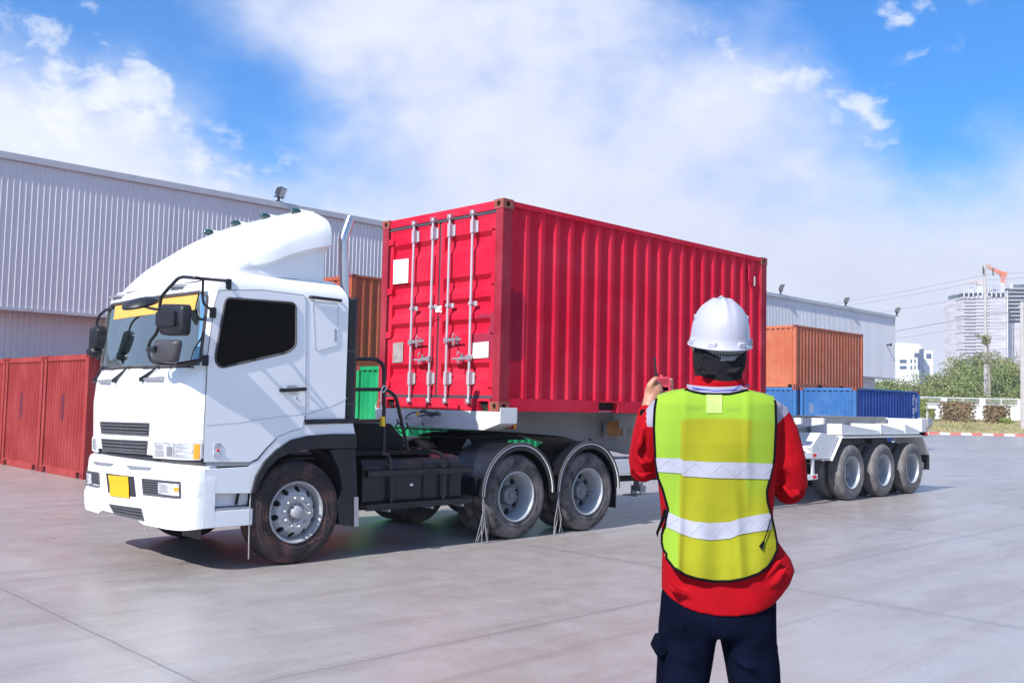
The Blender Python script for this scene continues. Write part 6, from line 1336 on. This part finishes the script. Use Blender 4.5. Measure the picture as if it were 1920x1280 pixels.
# ----- balaclava
mb = MB()
bl = [(700, 1306, 1391, .078, .0), (712, 1303, 1393, .082, -.002), (722, 1304, 1392, .078, -.004)]
mb.loft([ring(y, l, r, b, dc, 32, .95) for y, l, r, b, dc in ((600, 1312, 1386, .085, .0), (625, 1302, 1396, .098, .0), (650, 1300, 1398, .10, .0), (675, 1300.5, 1397.5, .096, .0), (690, 1302, 1395, .087, .0), (702, 1304, 1390, .078, 0), (722, 1302, 1393, .074, 0))])
for q in ([(1303, 690), (1320, 701), (1348, 703)], [(1396, 682), (1380, 697), (1350, 700)], [(1302, 672), (1312, 690), (1330, 697)], [(1310, 664), (1350, 672), (1392, 664)]): mb.tube([wpt(x, y, -.07-.02*(i == 1)) for i, (x, y) in enumerate(q)], .007, 6, radii=[.003, .008, .003])
bal = remesh(mb, 'balaclava', ['cloth_black'], pn, .0045, 4)
# ----- helmet
hm = thing('x', 'x', 'x', (0, 0, 0)); bpy.data.objects.remove(hm)
TL = math.radians(13); HF = (Fd*math.cos(TL)+U3*math.sin(TL)); HU = (U3*math.cos(TL)-Fd*math.sin(TL)); HC = wpt(1349.5, 641, -.0)
def hp(x, y, z): return HC+Rd*x+HF*y+HU*z
mb = MB(); rg = []
dome = [(-.012, 1.09), (-.010, 1.095), (-.003, 1.05), (.006, 1.0), (.03, .985), (.055, .955), (.08, .89), (.10, .80), (.118, .67), (.132, .50), (.141, .32), (.146, .15)]
def hring(z, k_, seg=64):
    out = []
    for i in range(seg):
        t = 2*PI*i/seg; x, y = math.cos(t), math.sin(t); r_ = 1
        vis = .035*max(0, y)**2 if z < .0 else 0
        zz = z+(.006*math.exp(-((x*k_)/.07)**4)+.0045*(math.exp(-((abs(x*k_)-.30)/.05)**4)))*(1 if z > .05 else 0)*(.3+.7*(z/.14))
        out.append(hp(.0965*k_*x, (.122*k_+vis)*y, zz-(.004*y if z < 0 else 0)))
    return out
mb.loft([hring(z, k_) for z, k_ in dome], True, False); mb.fc([mb.b.verts.new(p) for p in hring(.1475, .15)])
mb.loft([hring(z, k_) for z, k_ in ((-.012, 1.09), (-.009, 1.02), (.0, .965), (.05, .93), (.1, .76), (.135, .3))], True, False)
bmesh.ops.remove_doubles(mb.b, verts=mb.b.verts, dist=.0008)
hel = mb.build('helmet', M['helmet'], pn, ang=50)
for a in (-62, -118, -12, -168, 60, 120):
    t = math.radians(a); c_ = hp(.0985*math.cos(t), .1245*math.sin(t), .006); n_ = (Rd*math.cos(t)+HF*math.sin(t)).normalized(); mb = MB(); mb.obox(c_, (n_, HU, n_.cross(HU)), (.006, .011, .014)); mb.build('helmet_lug', M['helmet'], hel, bevel=.004)
for s in (-1, 1):
    c_ = hp(.083*s, .0, .083); mb = MB(); mb.obox(c_, (Rd, HF, HU), (.006, .012, .007)); mb.build('helmet_slot', M['helmet'], hel, bevel=.002)
mb = MB(); mb.slab(lambda u, v_: hp(.088*math.sin(-1.0+2.0*u), -.108*math.cos(-1.0+2.0*u), -.012-.032*v_*(1-.55*abs(2*u-1)**3)), 20, 3, lambda u, v_: Fd*.003); sus = mb.build('suspension_band', mat('band_grey', (.16, .17, .2), .6), hel)
mb = MB()
for k_ in range(15):
    t = -.75+1.5*k_/14; c_ = hp(.0895*math.sin(t), -.1095*math.cos(t), -.026); mb.obox(c_, (Rd, HF, HU), (.0018, .002, .004))
mb.build('band_slots', M['hole'], sus, smooth=False)
# ----- two-way radio held in the raised left hand
rp = wpt(1243, 724, .26); rd_ = thing('two_way_radio', 'red two-way radio with black antenna held up in the left hand', 'radio', rp)
tl_ = [wpt(1231, 706, .245), wpt(1254, 706.5, .245), wpt(1259, 717, .245), wpt(1257, 745, .245), wpt(1255, 768, .245), wpt(1233, 770, .245), wpt(1230, 745, .245), wpt(1229, 718, .245)]
case = MB().prism(roundpoly(tl_, .006), Fd*.033).build('case', M['radio'], rd_, smooth=False, bevel=.003)
mb = MB()
for k_ in range(8): mb.bar(wpt(1235.5+k_*2.4, 709, .243), wpt(1235.5+k_*2.4, 720, .243), .0011, .0011)
mb.build('speaker_grille', mat('radio_dark', (.3, .02, .04), .5), case, smooth=False)
MB().prism([wpt(1236, 725, .244), wpt(1253, 725.5, .244), wpt(1253, 732, .244), wpt(1236, 731.5, .244)], Fd*.003).build('display', M['sideglass'], case, smooth=False)
mb = MB(); 
for k_ in range(3): mb.sphere(wpt(1238+k_*6, 737, .243), .004, 1, 1, .7, 8, 5)
mb.build('buttons', M['black'], case)
mb = MB(); mb.tube([wpt(1231, 706, .262), wpt(1230.3, 700, .262)], .0065, 10); mb.tube([wpt(1230.3, 702, .262), wpt(1227.4, 672, .262)], .0045, 10, radii=[.0042, .0038]); mb.tube([wpt(1227.8, 676, .262), wpt(1227.2, 669.5, .262)], .0052, 10); mb.build('antenna', M['black'], rd_)
MB().tube([wpt(1240, 706, .262), wpt(1240, 702.5, .262)], .007, 10).build('knob', M['radio'], rd_)
